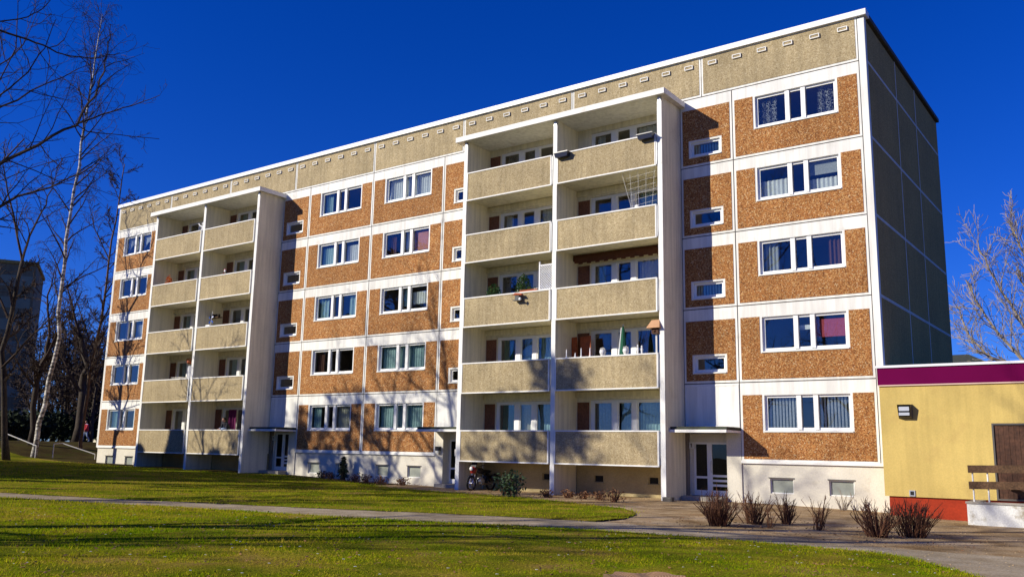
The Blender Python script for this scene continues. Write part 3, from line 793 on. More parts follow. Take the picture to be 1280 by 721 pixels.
# ------------------------------------------------------------------ things on and in the balconies
BY = -1.62
def flower_box(x, z, label, mat, w=.62, hgt=.20, hang=True):
    r = empty('flower_box', (x, BY-.16, z)); tag(r, label, 'flower box')
    mb = MB(); n = 0; a, b = w/2, w/2-.05
    mb.v += [(x-b,BY-.27,z),(x+b,BY-.27,z),(x+b,BY-.09,z),(x-b,BY-.09,z),(x-a,BY-.31,z+hgt),(x+a,BY-.31,z+hgt),(x+a,BY-.075,z+hgt),(x-a,BY-.075,z+hgt)]
    for q in ((0,3,2,1),(0,1,5,4),(1,2,6,5),(2,3,7,6),(3,0,4,7)): mb.f.append(q); mb.m.append(0)
    mb.box(x-a-.015, x+a+.015, BY-.33, BY-.305, z+hgt-.03, z+hgt+.012); mb.box(x-a-.015, x+a+.015, BY-.085, BY-.065, z+hgt-.03, z+hgt+.012)
    part(mb, 'trough', mat, r)
    mb = MB(); mb.box(x-a+.02, x+a-.02, BY-.30, BY-.085, z+hgt-.05, z+hgt-.03); part(mb, 'soil', M['soil'], r)
    for s in (-.2, .2):
        mb = MB(); mb.tube([(x+s,BY-.2,z-.01),(x+s,BY-.065,z-.005),(x+s,BY-.062,z+hgt+.05),(x+s,BY+.03,z+hgt+.06)], .008, 5); part(mb, 'hanger', M['black_plastic'], r)
    return r
flower_box(-11.52, 4*S+.80, 'dark blue flower box on the left corner of the top right balcony', M['navy'], .66)
flower_box(-7.72, 4*S+.82, 'dark blue flower box on the right corner of the top right balcony', M['navy'], .66)

def leafy(mb, c, rx, ry, rz, n, size, rr, mi=0, taper=0):
    for _ in range(n):
        while True:
            u = Vector((rr.uniform(-1,1), rr.uniform(-1,1), rr.uniform(-1,1)))
            if u.length < 1: break
        f = 1 - taper*max(0, u.z)
        p = Vector((c[0]+u.x*rx*f, c[1]+u.y*ry*f, c[2]+u.z*rz))
        a = Vector((rr.gauss(0,1), rr.gauss(0,1), rr.gauss(0,1))).normalized(); b = a.orthogonal().normalized()
        s = size*rr.uniform(.6, 1.3)
        mb.face([p-a*s, p+b*s*.5, p+a*s, p-b*s*.5], mi)

def potted(name, x, y, z, label, rx, hgt, n, leafmat, potmat, stem_top=None, size=.05):
    rr = random.Random(int(abs(x*100)))
    r = empty(name, (x, y, z)); tag(r, label, 'potted plant')
    mb = MB(); mb.tube([(x,y,z),(x,y,z+.06),(x,y,z+.20),(x,y,z+.235)], [.10,.11,.14,.15], 12); part(mb, 'pot', potmat, r)
    mb = MB(); leafy(mb, (x,y,z+.22+hgt/2), rx, rx*.8, hgt/2, n, size, rr); part(mb, 'foliage', leafmat, r)
    mb = MB()
    for q in range(5): mb.tube([(x,y,z+.2),(x+rr.uniform(-.4,.4)*rx,y+rr.uniform(-.3,.3)*rx,z+.2+hgt*.8)], [.012,.004], 4)
    part(mb, 'stem', M['twig'], r)
z2 = 2*S-.02
potted('potted_bush', -15.35, -1.15, z2, 'dense green potted bush left on the middle balcony', .42, 1.45, 900, M['leaf_green'], M['terracotta'])
potted('potted_bush', -13.75, -1.2, z2, 'tall bushy green potted plant beside the white lattice', .36, 1.70, 1100, M['leaf_green'], M['terracotta'])
potted('potted_bush', -14.15, -1.0, z2, 'narrow dark green potted plant between the two bushy ones', .2, 1.62, 420, M['leaf'], M['terracotta'])
potted('potted_plant', -15.9, -1.25, z2, 'low potted herb with yellow green leaves at the left of the middle balcony', .24, .98, 260, M['leaf_green'], M['terracotta'])
# red flower trough on the rail with a hanging dark ornament
r = empty('flower_trough', (-13.5, BY-.0, 2*S+1.045)); tag(r, 'red flower trough standing on the rail before the green bushes', 'flower trough')
mb = MB(); mb.box(-13.65, -12.80, BY-.02, BY+.14, 2*S+1.045, 2*S+1.10); mb.box(-13.67, -12.78, BY-.03, BY+.15, 2*S+1.10, 2*S+1.118); part(mb, 'trough', M['terracotta'], r)
mb = MB(); leafy(mb, (-13.3, BY+.03, 2*S+1.18), .5, .08, .05, 60, .035, random.Random(4)); part(mb, 'foliage', M['leaf_green'], r)
r = empty('bird_feeder', (-13.62, BY-.2, 2*S+.62)); tag(r, 'small red roofed bird feeder hanging in front of the middle balcony rail', 'bird feeder')
mb = MB(); 
mb.v += [(-13.82,BY-.30,2*S+.90),(-13.36,BY-.30,2*S+.86),(-13.36,BY-.08,2*S+.86),(-13.82,BY-.08,2*S+.90),(-13.76,BY-.19,2*S+1.0),(-13.42,BY-.19,2*S+.96)]
for q in ((0,1,5,4),(2,3,4,5),(1,2,5),(3,0,4),(0,3,2,1)): mb.f.append(q); mb.m.append(0)
part(mb, 'roof', M['terracotta'], r)
mb = MB(); mb.box(-13.8, -13.45, BY-.28, BY-.10, 2*S+.66, 2*S+.70); mb.box(-13.72, -13.52, BY-.25, BY-.13, 2*S+.70, 2*S+.86); part(mb, 'tray', M['black_plastic'], r)
mb = MB(); mb.ball((-13.42, BY-.31, 2*S+.70), .06, .05, .07); part(mb, 'feeding_dish', M['whitefab'], r)
# white diamond lattice
r = empty('lattice_screen', (-12.5, BY+.1, 2*S+1.04)); tag(r, 'white diamond lattice screen with pointed post on the middle balcony', 'lattice screen')
mb = MB(); x0, x1, z0, z1 = -12.72, -12.10, 2*S+1.045, 2*S+2.15
mb.box(x0-.03, x0+.03, BY+.05, BY+.11, z0, z1+.0); mb.ball((x0, BY+.08, z1+.04), .045); mb.box(x1-.02, x1+.02, BY+.06, BY+.10, z0, z1+.06); mb.box(x0+.03, x1-.02, BY+.06, BY+.10, z1-.10, z1-.05); mb.box(x0+.03, x1-.02, BY+.06, BY+.10, z0, z0+.04)
part(mb, 'frame', M['whitefab'], r)
mb = MB()
def clipseg(x, z, dx, dz):
    ts = []
    t0, t1 = -9, 9
    for p, d, lo, hi in ((x, dx, x0+.03, x1-.02), (z, dz, z0+.04, z1-.10)):
        a, b = (lo-p)/d, (hi-p)/d
        t0, t1 = max(t0, min(a, b)), min(t1, max(a, b))
    return t0, t1
for s in (-1, 1):
    for q in range(-14, 26):
        cx = x0 + q*.105; t0, t1 = clipseg(cx, (z0+z1)/2, s*.7, .7)
        if t1 > t0+.02: mb.tube([(cx+s*.7*t0, BY+.08+.008*s, (z0+z1)/2+.7*t0), (cx+s*.7*t1, BY+.08+.008*s, (z0+z1)/2+.7*t1)], .017, 4)
part(mb, 'lattice', M['whitefab'], r)
# orange boards
for dx, lab in ((0, 'narrow orange wooden board leaning in the corner, left of the wider one'), (.42, 'wide orange wooden board leaning on the brown balcony panel')):
    w = .26 if dx == 0 else .48
    mb = MB(); mb.box(-11.72+dx, -11.72+dx+w, -.62, -.58, S-.02, S+2.02, 0, Matrix.Rotation(radians(-6), 3, 'X') @ Matrix.Rotation(radians(-5), 3, 'Y'), (-11.6+dx, -.6, S-.02))
    mb.box(-11.70+dx, -11.74+dx+w, -.635, -.621, S+.2, S+.3, 0, Matrix.Rotation(radians(-6), 3, 'X') @ Matrix.Rotation(radians(-5), 3, 'Y'), (-11.6+dx, -.6, S-.02))
    o = mb.build('wooden_board', M['orange_wood'], None, (-11.6+dx, -.6, S-.02)); tag(o, lab, 'board')
# closed green parasol
r = empty('closed_parasol', (-9.15, -1.05, S-.02)); tag(r, 'closed green parasol with white edge standing on the second balcony row', 'parasol')
mb = MB(); pts = []; mb.tube([(-9.15,-1.05,S+.55),(-9.15,-1.05,S+1.2),(-9.15,-1.05,S+2.0),(-9.15,-1.05,S+2.2)], [.20,.15,.07,.02], 9); part(mb, 'canopy', M['greenfab'], r)
mb = MB(); mb.tube([(-9.32,-1.12,S+.6),(-9.27,-1.13,S+1.3),(-9.2,-1.09,S+2.15)], [.03,.028,.02], 6); part(mb, 'white_edge', M['whitefab'], r)
mb = MB(); mb.tube([(-9.15,-1.05,S-.02),(-9.15,-1.05,S+2.28)], .02, 6); part(mb, 'pole', M['metal'], r)
mb = MB(); mb.tube([(-9.15,-1.05,S-.02),(-9.15,-1.05,S+.06)], [.24,.20], 14); part(mb, 'foot', M['concrete'], r)
# bird house on post
r = empty('bird_house', (-7.5, -1.5, S+1.04)); tag(r, 'tan pitched roof bird house on a post at the right pillar', 'bird house')
mb = MB(); x, z = -7.48, S+2.0
mb.v += [(x-.30,-1.80,z-.05),(x+.24,-1.80,z-.05),(x+.24,-1.32,z-.05),(x-.30,-1.32,z-.05),(x-.16,-1.62,z+.26),(x+.16,-1.62,z+.26),(x+.16,-1.5,z+.26),(x-.16,-1.5,z+.26)]
for q in ((0,1,5,4),(1,2,6,5),(2,3,7,6),(3,0,4,7),(4,5,6,7),(0,3,2,1)): mb.f.append(q); mb.m.append(0)
part(mb, 'roof', M['tan_wood'], r)
mb = MB(); mb.box(x-.14, x+.14, -1.68, -1.42, z-.26, z-.051); mb.ball((x-.02, -1.68, z-.16), .05); part(mb, 'house', M['door_wood'], r)
mb = MB(); mb.tube([(x,-1.55,S+1.04),(x,-1.55,z-.26)], .035, 8); part(mb, 'post', M['trim'], r)
# small figures on the rail of the second balcony row
for x, hgt, lab in ((-8.22, .34, 'taller of two slim white figures standing on the balcony rail'), (-8.05, .30, 'slim white figure next to the taller one on the rail')):
    mb = MB(); z = S+1.041
    mb.tube([(x,BY,z),(x,BY,z+.05),(x,BY,z+.12),(x,BY,z+hgt*.6),(x,BY,z+hgt*.72)], [.045,.03,.045,.05,.02], 8); mb.ball((x,BY,z+hgt*.85), .035, .035, .05)
    o = mb.build('figurine', M['whitefab'], None, (x, BY, z), True); tag(o, lab, 'figurine')
for x, lab in ((-8.72, 'large white round planter with dome on the second row balcony rail'), (-9.72, 'grey white round planter left of the closed green parasol')):
    r = empty('round_planter', (x, BY, S+1.041)); tag(r, lab, 'planter'); z = S+1.041
    mb = MB(); mb.tube([(x,BY,z),(x,BY,z+.12),(x,BY,z+.22)], [.07,.12,.11], 12); part(mb, 'bowl', M['whitefab'], r)
    mb = MB(); leafy(mb, (x,BY,z+.25), .11, .08, .06, 90, .03, random.Random(3)); part(mb, 'flowers', M['petal'], r)
for q, x in enumerate((-11.35, -10.95, -10.68, -10.28)):
    mb = MB(); z = S+1.041; hh = (.33, .17, .35, .34)[q]
    mb.tube([(x,BY,z),(x,BY,z+.04),(x,BY,z+.045),(x,BY,z+hh*.8),(x,BY,z+hh)], [.04,.04,.022,.022,.008], 8)
    lab = ['pale candle on the rail in front of the orange boards', 'short stubby pale candle on the rail beside the boards', 'pale candle on the rail before the brown panel', 'pale candle on the rail left of the balcony door'][q]
    o = mb.build('candle', M['whitefab'], None, (x, BY, z), True); tag(o, lab, 'candle')
# wire trellis on fourth storey right
r = empty('wire_trellis', (-8.0, -1.52, 3*S+1.0)); tag(r, 'thin white wire trellis spread across the fourth floor right balcony', 'trellis')
mb = MB(); za, zb = 3*S+1.0, 3*S+2.6
for q in range(5): mb.tube([(-8.75+.28*q+ (.26 if q==0 else 0), -1.5, za), (-8.95+.36*q, -1.5, zb)], .006, 4)
for q in range(7): zq = za+.15+q*.23; mb.tube([(-8.5-.05*q, -1.5, zq), (-7.45, -1.5, zq+.10)], .0045, 4)
part(mb, 'wires', M['trim'], r)
mb = MB(); mb.ball((-8.28, -1.5, za+.1), .09, .07, .09); part(mb, 'ball_ornament', M['whitefab'], r)
# left block: towel, drying rack, cloth, wind toy, plant, red flower, doll
mb = MB(); wavy(mb, -34.05, -33.35, .95, 2.15, -.35, 3, .04); o = mb.build('hanging_towel', M['purplefab'], None, (-33.7,-.35,.95)); tag(o, 'purple towel hanging at the back of the lowest left balcony', 'towel')
sm = o.modifiers.new('thick', 'SOLIDIFY'); sm.thickness = .02
r = empty('drying_rack', (-37.6, -1.0, S-.02)); tag(r, 'white folding drying rack on the second balcony row of the left stack', 'drying rack')
mb = MB()
for q in range(7): mb.tube([(-38.2,-1.35+.1*q,S+1.16),(-37.1,-1.35+.1*q,S+1.16)], .010, 4)
for x in (-38.2, -37.1): mb.tube([(x,-1.35,S+1.16),(x,-.75,S+1.16)], .014, 4)
part(mb, 'bars', M['trim'], r)
for x in (-38.1, -37.2):
    for s in (-1, 1): mb = MB(); mb.tube([(x,-1.05-.3*s,S-.02),(x,-1.05+.28*s,S+1.15)], .012, 4); part(mb, 'leg', M['trim'], r)
mb = MB(); wavy(mb, -36.55, -35.98, S+.85, S+1.75, -1.45, 2, .03); o = mb.build('hung_cloth', M['whitefab'], None, (-36.2,-1.45,S+.85)); tag(o, 'white cloth hung on the second row balcony beside the middle pillar', 'cloth')
sm = o.modifiers.new('thick', 'SOLIDIFY'); sm.thickness = .015
r = empty('hanging_basket', (-36.75, -1.2, S+1.95)); tag(r, 'red brown hanging flower basket above the white cloth', 'hanging basket')
mb = MB(); mb.ball((-36.75,-1.2,S+2.0), .17, .17, .12); part(mb, 'basket', M['terracotta'], r)
mb = MB(); leafy(mb, (-36.75,-1.2,S+2.1), .22, .2, .12, 120, .05, random.Random(8)); part(mb, 'foliage', M['dryleaf'], r)
mb = MB(); mb.tube([(-36.75,-1.2,S+2.1),(-36.75,-1.2,S+2.62)], .008, 4); part(mb, 'cord', M['twig'], r)
r = empty('wind_toy', (-34.75, -1.45, 2*S+1.0)); tag(r, 'blue and white toy windmill on the third row balcony', 'windmill toy')
mb = MB(); mb.tube([(-34.8,-1.45,2*S+.4),(-34.65,-1.45,2*S+1.9)], .012, 5); part(mb, 'stick', M['trim'], r)
mb = MB()
for q in range(4):
    a = q*pi/2+.5; c = Vector((-34.7,-1.47,2*S+1.42)); e = Vector((cos(a),0,sin(a))); w = Vector((-sin(a),0,cos(a)))
    mb.face([c, c+e*.12+w*.02+Vector((0,-.04,0)), c+e*.26+w*.04, c+e*.2+w*.13])
part(mb, 'blades', M['bluepl'], r)
mb = MB(); mb.box(-34.95, -34.6, -1.62, -1.45, 2*S+1.045, 2*S+1.13); part(mb, 'base', M['whitefab'], r)
r = empty('wall_shelf', (-34.2, -.3, 2*S+1.7)); tag(r, 'dark shelf with baskets on the third row balcony wall', 'shelf')
mb = MB(); mb.box(-35.73, -34.9, -.9, -.6, 2*S+1.66, 2*S+1.70); part(mb, 'board', M['old_wood'], r)
mb = MB(); 
for q in range(4): mb.ball((-35.6+.19*q,-.75,2*S+1.79), .09, .09, .09)
part(mb, 'basket', M['bark'], r)
potted('potted_flower', -39.5, -1.2, 3*S-.02, 'orange flowering potted plant on the fourth row left balcony', .26, 1.5, 420, M['orange'], M['terracotta'])
r = empty('red_pinwheel', (-33.75, -1.5, 3*S+1.04)); tag(r, 'small red and white ornament on the fourth row balcony rail', 'ornament')
mb = MB(); mb.tube([(-33.8,-1.55,3*S+1.04),(-33.7,-1.55,3*S+1.28)], [.02,.015], 6); mb.ball((-33.68,-1.55,3*S+1.30), .09, .05, .07); part(mb, 'red_head', M['red_plastic'], r)
mb = MB(); mb.ball((-33.62,-1.6,3*S+1.24), .06, .04, .09); part(mb, 'white_tail', M['whitefab'], r)
r = empty('doll', (-36.05, -1.55, 4*S+1.04)); tag(r, 'small white doll with raised arm on the top left balcony rail', 'doll')
mb = MB(); mb.tube([(-36.02,-1.55,4*S+1.04),(-36.02,-1.55,4*S+1.2),(-36.02,-1.55,4*S+1.34)], [.10,.08,.04], 8); mb.ball((-36.02,-1.55,4*S+1.42), .085); part(mb, 'figure', M['whitefab'], r)
mb = MB(); mb.tube([(-36.1,-1.55,4*S+1.28),(-36.3,-1.58,4*S+1.36),(-36.42,-1.58,4*S+1.5)], [.04,.035,.03], 6); part(mb, 'arm', M['whitefab'], r)

# ------------------------------------------------------------------ people
def person(name, loc, J, rad, edges, label, bodymat, extras):
    """one continuous skinned body; J joint -> local position"""
    r = empty(name, loc); tag(r, label, 'person')
    keys = list(J); me = bpy.data.meshes.new('body')
    me.from_pydata([J[k] for k in keys], [(keys.index(a), keys.index(b)) for a, b in edges], []); me.update()
    ob = bpy.data.objects.new('body', me); COL.objects.link(ob); ob.parent = r; me.materials.append(bodymat)
    sk = ob.modifiers.new('skin', 'SKIN')
    for i, k in enumerate(keys):
        d = me.skin_vertices[0].data[i]; d.radius = (rad.get(k, .05),)*2; d.use_root = (k == 'pelvis')
    sb = ob.modifiers.new('sub', 'SUBSURF'); sb.levels = 1; sb.render_levels = 2
    for nm, mb, m in extras:
        mb.build(nm, m, r, (0,0,0), True, local=True)
    return r
def head_parts(c, tilt=0, hairmat=None):
    hd = MB(); hd.ball(c, .082, .10, .12, nu=14, nv=10); hd.ball((c[0], c[1]-.10, c[2]-.01), .016, .022, .025, nu=6, nv=4)
    hd.ball((c[0]-.085, c[1]+.01, c[2]), .012, .02, .03, nu=6, nv=4); hd.ball((c[0]+.085, c[1]+.01, c[2]), .012, .02, .03, nu=6, nv=4)
    ey = MB()
    for s in (-.032, .032): ey.ball((c[0]+s, c[1]-.088, c[2]+.012), .012, .008, .008, nu=6, nv=4)
    ey.box(c[0]-.025, c[0]+.025, c[1]-.096, c[1]-.088, c[2]-.058, c[2]-.050)
    hr = MB(); hr.ball((c[0], c[1]+.025, c[2]+.035), .094, .105, .115, nu=14, nv=8)
    return hd, ey, hr
def hands(P):
    mb = MB()
    for (x, y, z), d in P:
        d = Vector(d).normalized(); sd = d.cross(Vector((0,0,1))); sd = sd.normalized() if sd.length > .1 else Vector((1,0,0)); p = Vector((x,y,z))
        mb.tube([p, p+d*.05, p+d*.09], [.03,.04,.035], 8)
        for q, ln in enumerate((.065,.075,.07,.055)):
            o = p+d*.085+sd*(-.027+.018*q); mb.tube([o, o+d*ln*.6, o+d*ln*.85+Vector((0,0,-.025))], [.010,.009,.007], 5)
        o = p+d*.03-sd*.035; mb.tube([o, o+d*.035-sd*.03, o+d*.065-sd*.035], [.013,.011,.009], 5)
    return mb
# resident leaning on the lowest left balcony, forearms on the rail
J = {'pelvis':(0,.30,.92),'belly':(0,.24,1.08),'chest':(0,.10,1.28),'neck':(0,.0,1.43),'ls':(-.18,.04,1.36),'rs':(.18,.04,1.36),'le':(-.24,-.05,1.12),'re':(.24,-.05,1.12),'lw':(-.10,-.24,1.09),'rw':(.08,-.26,1.09),
     'lh':(-.10,.31,.88),'rh':(.10,.31,.88),'lk':(-.10,.24,.48),'rk':(.11,.30,.48),'la':(-.10,.32,.08),'ra':(.11,.40,.08),'lt':(-.10,.18,.05),'rt':(.11,.26,.05)}
R_ = {'pelvis':.14,'belly':.13,'chest':.155,'neck':.055,'ls':.075,'rs':.075,'le':.052,'re':.052,'lw':.036,'rw':.036,'lh':.10,'rh':.10,'lk':.068,'rk':.068,'la':.045,'ra':.045,'lt':.04,'rt':.04}
ED = [('pelvis','belly'),('belly','chest'),('chest','neck'),('chest','ls'),('chest','rs'),('ls','le'),('rs','re'),('le','lw'),('re','rw'),('pelvis','lh'),('pelvis','rh'),('lh','lk'),('rh','rk'),('lk','la'),('rk','ra'),('la','lt'),('ra','rt')]
hd, ey, hr = head_parts((0,-.06,1.57))
slv = MB()
for a, b in ((J['le'], J['lw']), (J['re'], J['rw'])): slv.tube([a, b], [.062,.05], 10)
person('person', (-33.05, -1.28, -.02), J, R_, ED, 'dark-haired person in dark top with pale blue sleeves leaning on the lowest left balcony rail', M['darkcloth'],
       [('head', hd, M['skin']), ('eyes', ey, M['hair']), ('hair', hr, M['hair']), ('sleeves', slv, M['bluecloth']), ('hands', hands([(J['lw'],(.4,-.9,-.1)), (J['rw'],(-.4,-.9,-.1))]), M['skin'])])
# walker in red far behind the building's left end
J2 = {'pelvis':(0,0,.95),'belly':(0,-.01,1.12),'chest':(0,-.02,1.32),'neck':(0,-.02,1.48),'ls':(-.19,-.01,1.40),'rs':(.19,-.01,1.40),'le':(-.24,.08,1.13),'re':(.24,-.10,1.13),'lw':(-.22,.0,.90),'rw':(.22,-.26,.95),
      'lh':(-.10,0,.90),'rh':(.10,0,.90),'lk':(-.10,-.16,.50),'rk':(.10,.06,.48),'la':(-.10,-.18,.09),'ra':(.10,.30,.12),'lt':(-.10,-.33,.05),'rt':(.10,.18,.04)}
hd, ey, hr = head_parts((0,-.05,1.62))
jk = MB(); jk.tube([(0,0,.86),(0,0,1.0),(0,-.01,1.2),(0,-.02,1.38),(0,-.02,1.46)], [.20,.19,.19,.20,.09], 14); 
for s, a, b, c in ((-1,'ls','le','lw'),(1,'rs','re','rw')): jk.tube([J2[a], J2[b], J2[c]], [.095,.07,.052], 10)
wy = -64.6, 8.4
person('person', (wy[0], wy[1], h(*wy)+.0), J2, R_, ED, 'distant walker in a red jacket by the far left corner of the block', M['bluecloth'],
       [('head', hd, M['skin']), ('eyes', ey, M['hair']), ('hair', hr, M['hair']), ('jacket', jk, M['redcloth']), ('hands', hands([(J2['lw'],(0,-.1,-1)), (J2['rw'],(0,-.1,-1))]), M['skin'])])

# ------------------------------------------------------------------ motorcycle under the balcony
mx, my = -15.95, -1.0; mz = h(mx, my)+.012
r = empty('motorcycle', (mx, my, mz)); tag(r, 'small dark motorcycle with red front cowl parked under the balcony', 'motorcycle')
def Lp(x, y, z): return (mx+x, my+y, mz+z)
for yy, nm in ((-.62, 'wheel'), (.68, 'wheel')):
    mb = MB(); pts = [Lp(0, yy+.27*cos(a*pi/12), .29+.27*sin(a*pi/12)) for a in range(25)]; mb.tube(pts, .05, 8, cap=False)
    w = part(mb, nm, M['tyre'], r, True)
    mb = MB(); mb.tube([Lp(0, yy+.22*cos(a*pi/12), .29+.22*sin(a*pi/12)) for a in range(25)], .018, 6, cap=False)
    for a in range(6): mb.tube([Lp(0,yy,.29), Lp(0, yy+.22*cos(a*pi/3), .29+.22*sin(a*pi/3))], .012, 4)
    mb.tube([Lp(-.06,yy,.29), Lp(.06,yy,.29)], .04, 8); part(mb, 'rim', M['chrome'], w)
mb = MB()
for s in (-.08, .08): mb.tube([Lp(s,-.64,.29), Lp(s,-.36,.86)], .022, 6)
part(mb, 'fork', M['chrome'], r)
mb = MB(); mb.tube([Lp(0,-.40,.80),Lp(0,-.1,.74),Lp(0,.3,.62),Lp(0,.68,.32)], .03, 6); mb.tube([Lp(0,-.3,.72),Lp(0,-.2,.30),Lp(0,.3,.27),Lp(0,.35,.6)], .025, 6); part(mb, 'frame', M['black_plastic'], r)
mb = MB(); mb.ball(Lp(0,-.02,.40), .16, .20, .16); mb.box(mx-.14, mx+.14, my-.1, my+.1, mz+.30, mz+.44); part(mb, 'engine', M['metal'], r)
mb = MB(); mb.ball(Lp(0,-.08,.80), .14, .26, .13); part(mb, 'fuel_tank', M['black_plastic'], r, True)
mb = MB(); mb.ball(Lp(0,.36,.76), .13, .36, .07); part(mb, 'seat', M['tyre'], r, True)
mb = MB(); mb.ball(Lp(0,-.50,.84), .15, .13, .13); mb.box(mx-.10, mx+.10, my-.56, my-.44, mz+.70, mz+.80); part(mb, 'front_cowl', M['red_plastic'], r, True)
mb = MB(); mb.ball(Lp(0,-.62,.57), .08, .22, .05); part(mb, 'mudguard', M['black_plastic'], r, True)
mb = MB(); mb.box(mx-.14, mx+.14, my-.47, my-.44, mz+.92, mz+1.16, 0, Matrix.Rotation(radians(-28), 3, 'X')); part(mb, 'windscreen', M['black_plastic'], r)
for s in (-1, 1):
    mb = MB(); mb.ball(Lp(.21*s,.72,.52), .10, .26, .17); part(mb, 'pannier', M['black_plastic'], r, True)
mb = MB(); mb.ball(Lp(0,-.64,.88), .09, .05, .085); part(mb, 'headlight', M['lampglass'], r, True)
mb = MB(); mb.tube([Lp(-.38,-.22,1.04),Lp(-.2,-.30,.98),Lp(0,-.36,.94),Lp(.2,-.30,.98),Lp(.38,-.22,1.04)], .018, 6); part(mb, 'handlebar', M['black_plastic'], r)
for s in (-1, 1):
    mb = MB(); mb.tube([Lp(.28*s,-.27,1.0),Lp(.34*s,-.32,1.16)], .008, 5); mb.ball(Lp(.35*s,-.32,1.19), .07, .02, .045); part(mb, 'mirror', M['black_plastic'], r)
mb = MB(); mb.tube([Lp(.13,-.1,.28),Lp(.15,.3,.24),Lp(.16,.75,.32)], [.03,.04,.05], 8); part(mb, 'exhaust', M['chrome'], r)

# ------------------------------------------------------------------ vegetation
def grow(out, p, d, L, rad, lvl, cfg, rr):
    """branch polyline with recursive children; out: list of (pts, radii, level)"""
    n = cfg['seg'][lvl]; pts = [Vector(p)]; rd = [rad]; d = Vector(d).normalized()
    for i in range(n):
        d = (d + Vector((rr.gauss(0,1), rr.gauss(0,1), rr.gauss(0,1)))*cfg['wob'][lvl] + Vector((0,0,cfg['up'][lvl]))).normalized()
        pts.append(pts[-1] + d*L/n); rd.append(rad*(1-(i+1)/n*.8))
    out.append((pts, rd, lvl))
    sprout(out, pts, rd, L, lvl, cfg, rr, cfg['start'][lvl])
def sprout(out, pts, rd, L, lvl, cfg, rr, start=.2, count=None):
    if lvl+1 >= len(cfg['seg']): return
    nc = count if count is not None else cfg['kids'][lvl]
    for c in range(nc):
        t = start + (1-start)*(c+rr.random())/nc
        q = min(t, .999)*(len(pts)-1); i = int(q); f = q-i
        pp = pts[i].lerp(pts[i+1], f); dd = (pts[i+1]-pts[i]).normalized(); r0 = rd[i]*(1-f)+rd[i+1]*f
        ax = dd.orthogonal().normalized(); ax.rotate(Matrix.Rotation(rr.uniform(0, 2*pi), 3, dd))
        ang = radians(cfg['ang'][lvl]*rr.uniform(.7, 1.25)); nd = dd*cos(ang) + ax*sin(ang)
        LL = cfg['len'][lvl]*L*rr.uniform(.6, 1.15)*(1-.45*t)
        grow(out, pp, nd, LL, min(r0*.62, cfg['rmax'][lvl]), lvl+1, cfg, rr)
def tree(name, base, label, cfg, seed, mats, guides=None, height=12., tr=.2, lean=(0,0), group=None, trunk_kids=None, cat='tree'):
    rr = random.Random(seed); out = []
    base = Vector(base)
    if guides:
        for gi, (pts, r0, r1, nk) in enumerate(guides):
            P = [Vector(q) for q in pts]; fine = []
            for i in range(len(P)-1):
                for s in range(3):
                    f = s/3; q = P[i].lerp(P[i+1], f) + (Vector((rr.gauss(0,1),rr.gauss(0,1),rr.gauss(0,1)))*r0*.35 if (i or s) else Vector())
                    fine.append(q)
            fine.append(P[-1]); m = len(fine)
            rd = [r0+(r1-r0)*i/(m-1) for i in range(m)]
            L = sum((fine[i+1]-fine[i]).length for i in range(m-1))
            out.append((fine, rd, 0 if gi == 0 else 1))
            sprout(out, fine, rd, L if gi else L*cfg.get('tl', .5), 0 if gi == 0 else 1, cfg, rr, cfg['start'][0] if gi == 0 else .15, nk)
    else:
        grow(out, base, (lean[0], lean[1], 1), height, tr, 0, cfg, rr)
    r = empty(name, base); tag(r, label, cat, group)
    tk, br = MB(), MB()
    for pts, rd, lvl in out:
        if lvl == 0: 
            rd = list(rd); rd[0] *= 1.35
            tk.tube(pts, rd, 10)
        else: br.tube(pts, [max(x, cfg['rmin']) for x in rd], 5 if lvl == 1 else 4 if lvl == 2 else 3, cap=False)
    part(tk, 'trunk', mats[0], r, True); part(br, 'crown', mats[1], r)
    return r
CFG = dict(seg=[9,6,4,3], wob=[.05,.14,.2,.25], up=[.03,.06,.04,.02], kids=[18,9,6], start=[.28,.15,.15,0], ang=[48,42,42], len=[.42,.42,.42], rmax=[.13,.045,.014], rmin=.006, tl=.45)
BIR = dict(seg=[9,6,5,5], wob=[.03,.10,.16,.10], up=[.02,.02,-.16,-.42], kids=[36,9,5], start=[.30,.15,.1,0], ang=[42,40,40], len=[.17,.45,.75], rmax=[.06,.022,.009], rmin=.006, tl=1.)

BIRCH= [[(-53.33, -1.15, -1.07), (-53.2, -0.91, 2.71), (-53.04, -0.59, 7.32), (-53.09, -0.68, 12.32), (-53.03, -0.55, 17.5), (-52.94, -0.37, 22.85), (-52.88, -0.26, 25.91), (-52.84, -0.19, 29.02), (-52.79, -0.08, 31.06)], [(-52.94, -0.39, 21.95), (-53.15, -0.79, 24.57), (-53.28, -1.06, 26.02)]]
DARK= [[(-49.33, -4.66, -1.13), (-49.69, -5.44, 4.6), (-49.69, -5.42, 7.66), (-49.52, -5.07, 11.38)], [(-49.52, -5.07, 11.38), (-50.96, -5.79, 15.84), (-51.18, -6.27, 17.88)], [(-49.52, -5.07, 11.38), (-48.52, -5.27, 12.75), (-48.31, -4.82, 14.37), (-47.21, -4.83, 15.75), (-47.29, -5.0, 16.75)], [(-49.69, -5.44, 4.6), (-48.35, -4.92, 6.05), (-47.88, -3.88, 7.63), (-46.46, -3.2, 8.36)], [(-49.69, -5.42, 7.66), (-51.18, -6.28, 10.58), (-51.56, -7.11, 13.02)]]
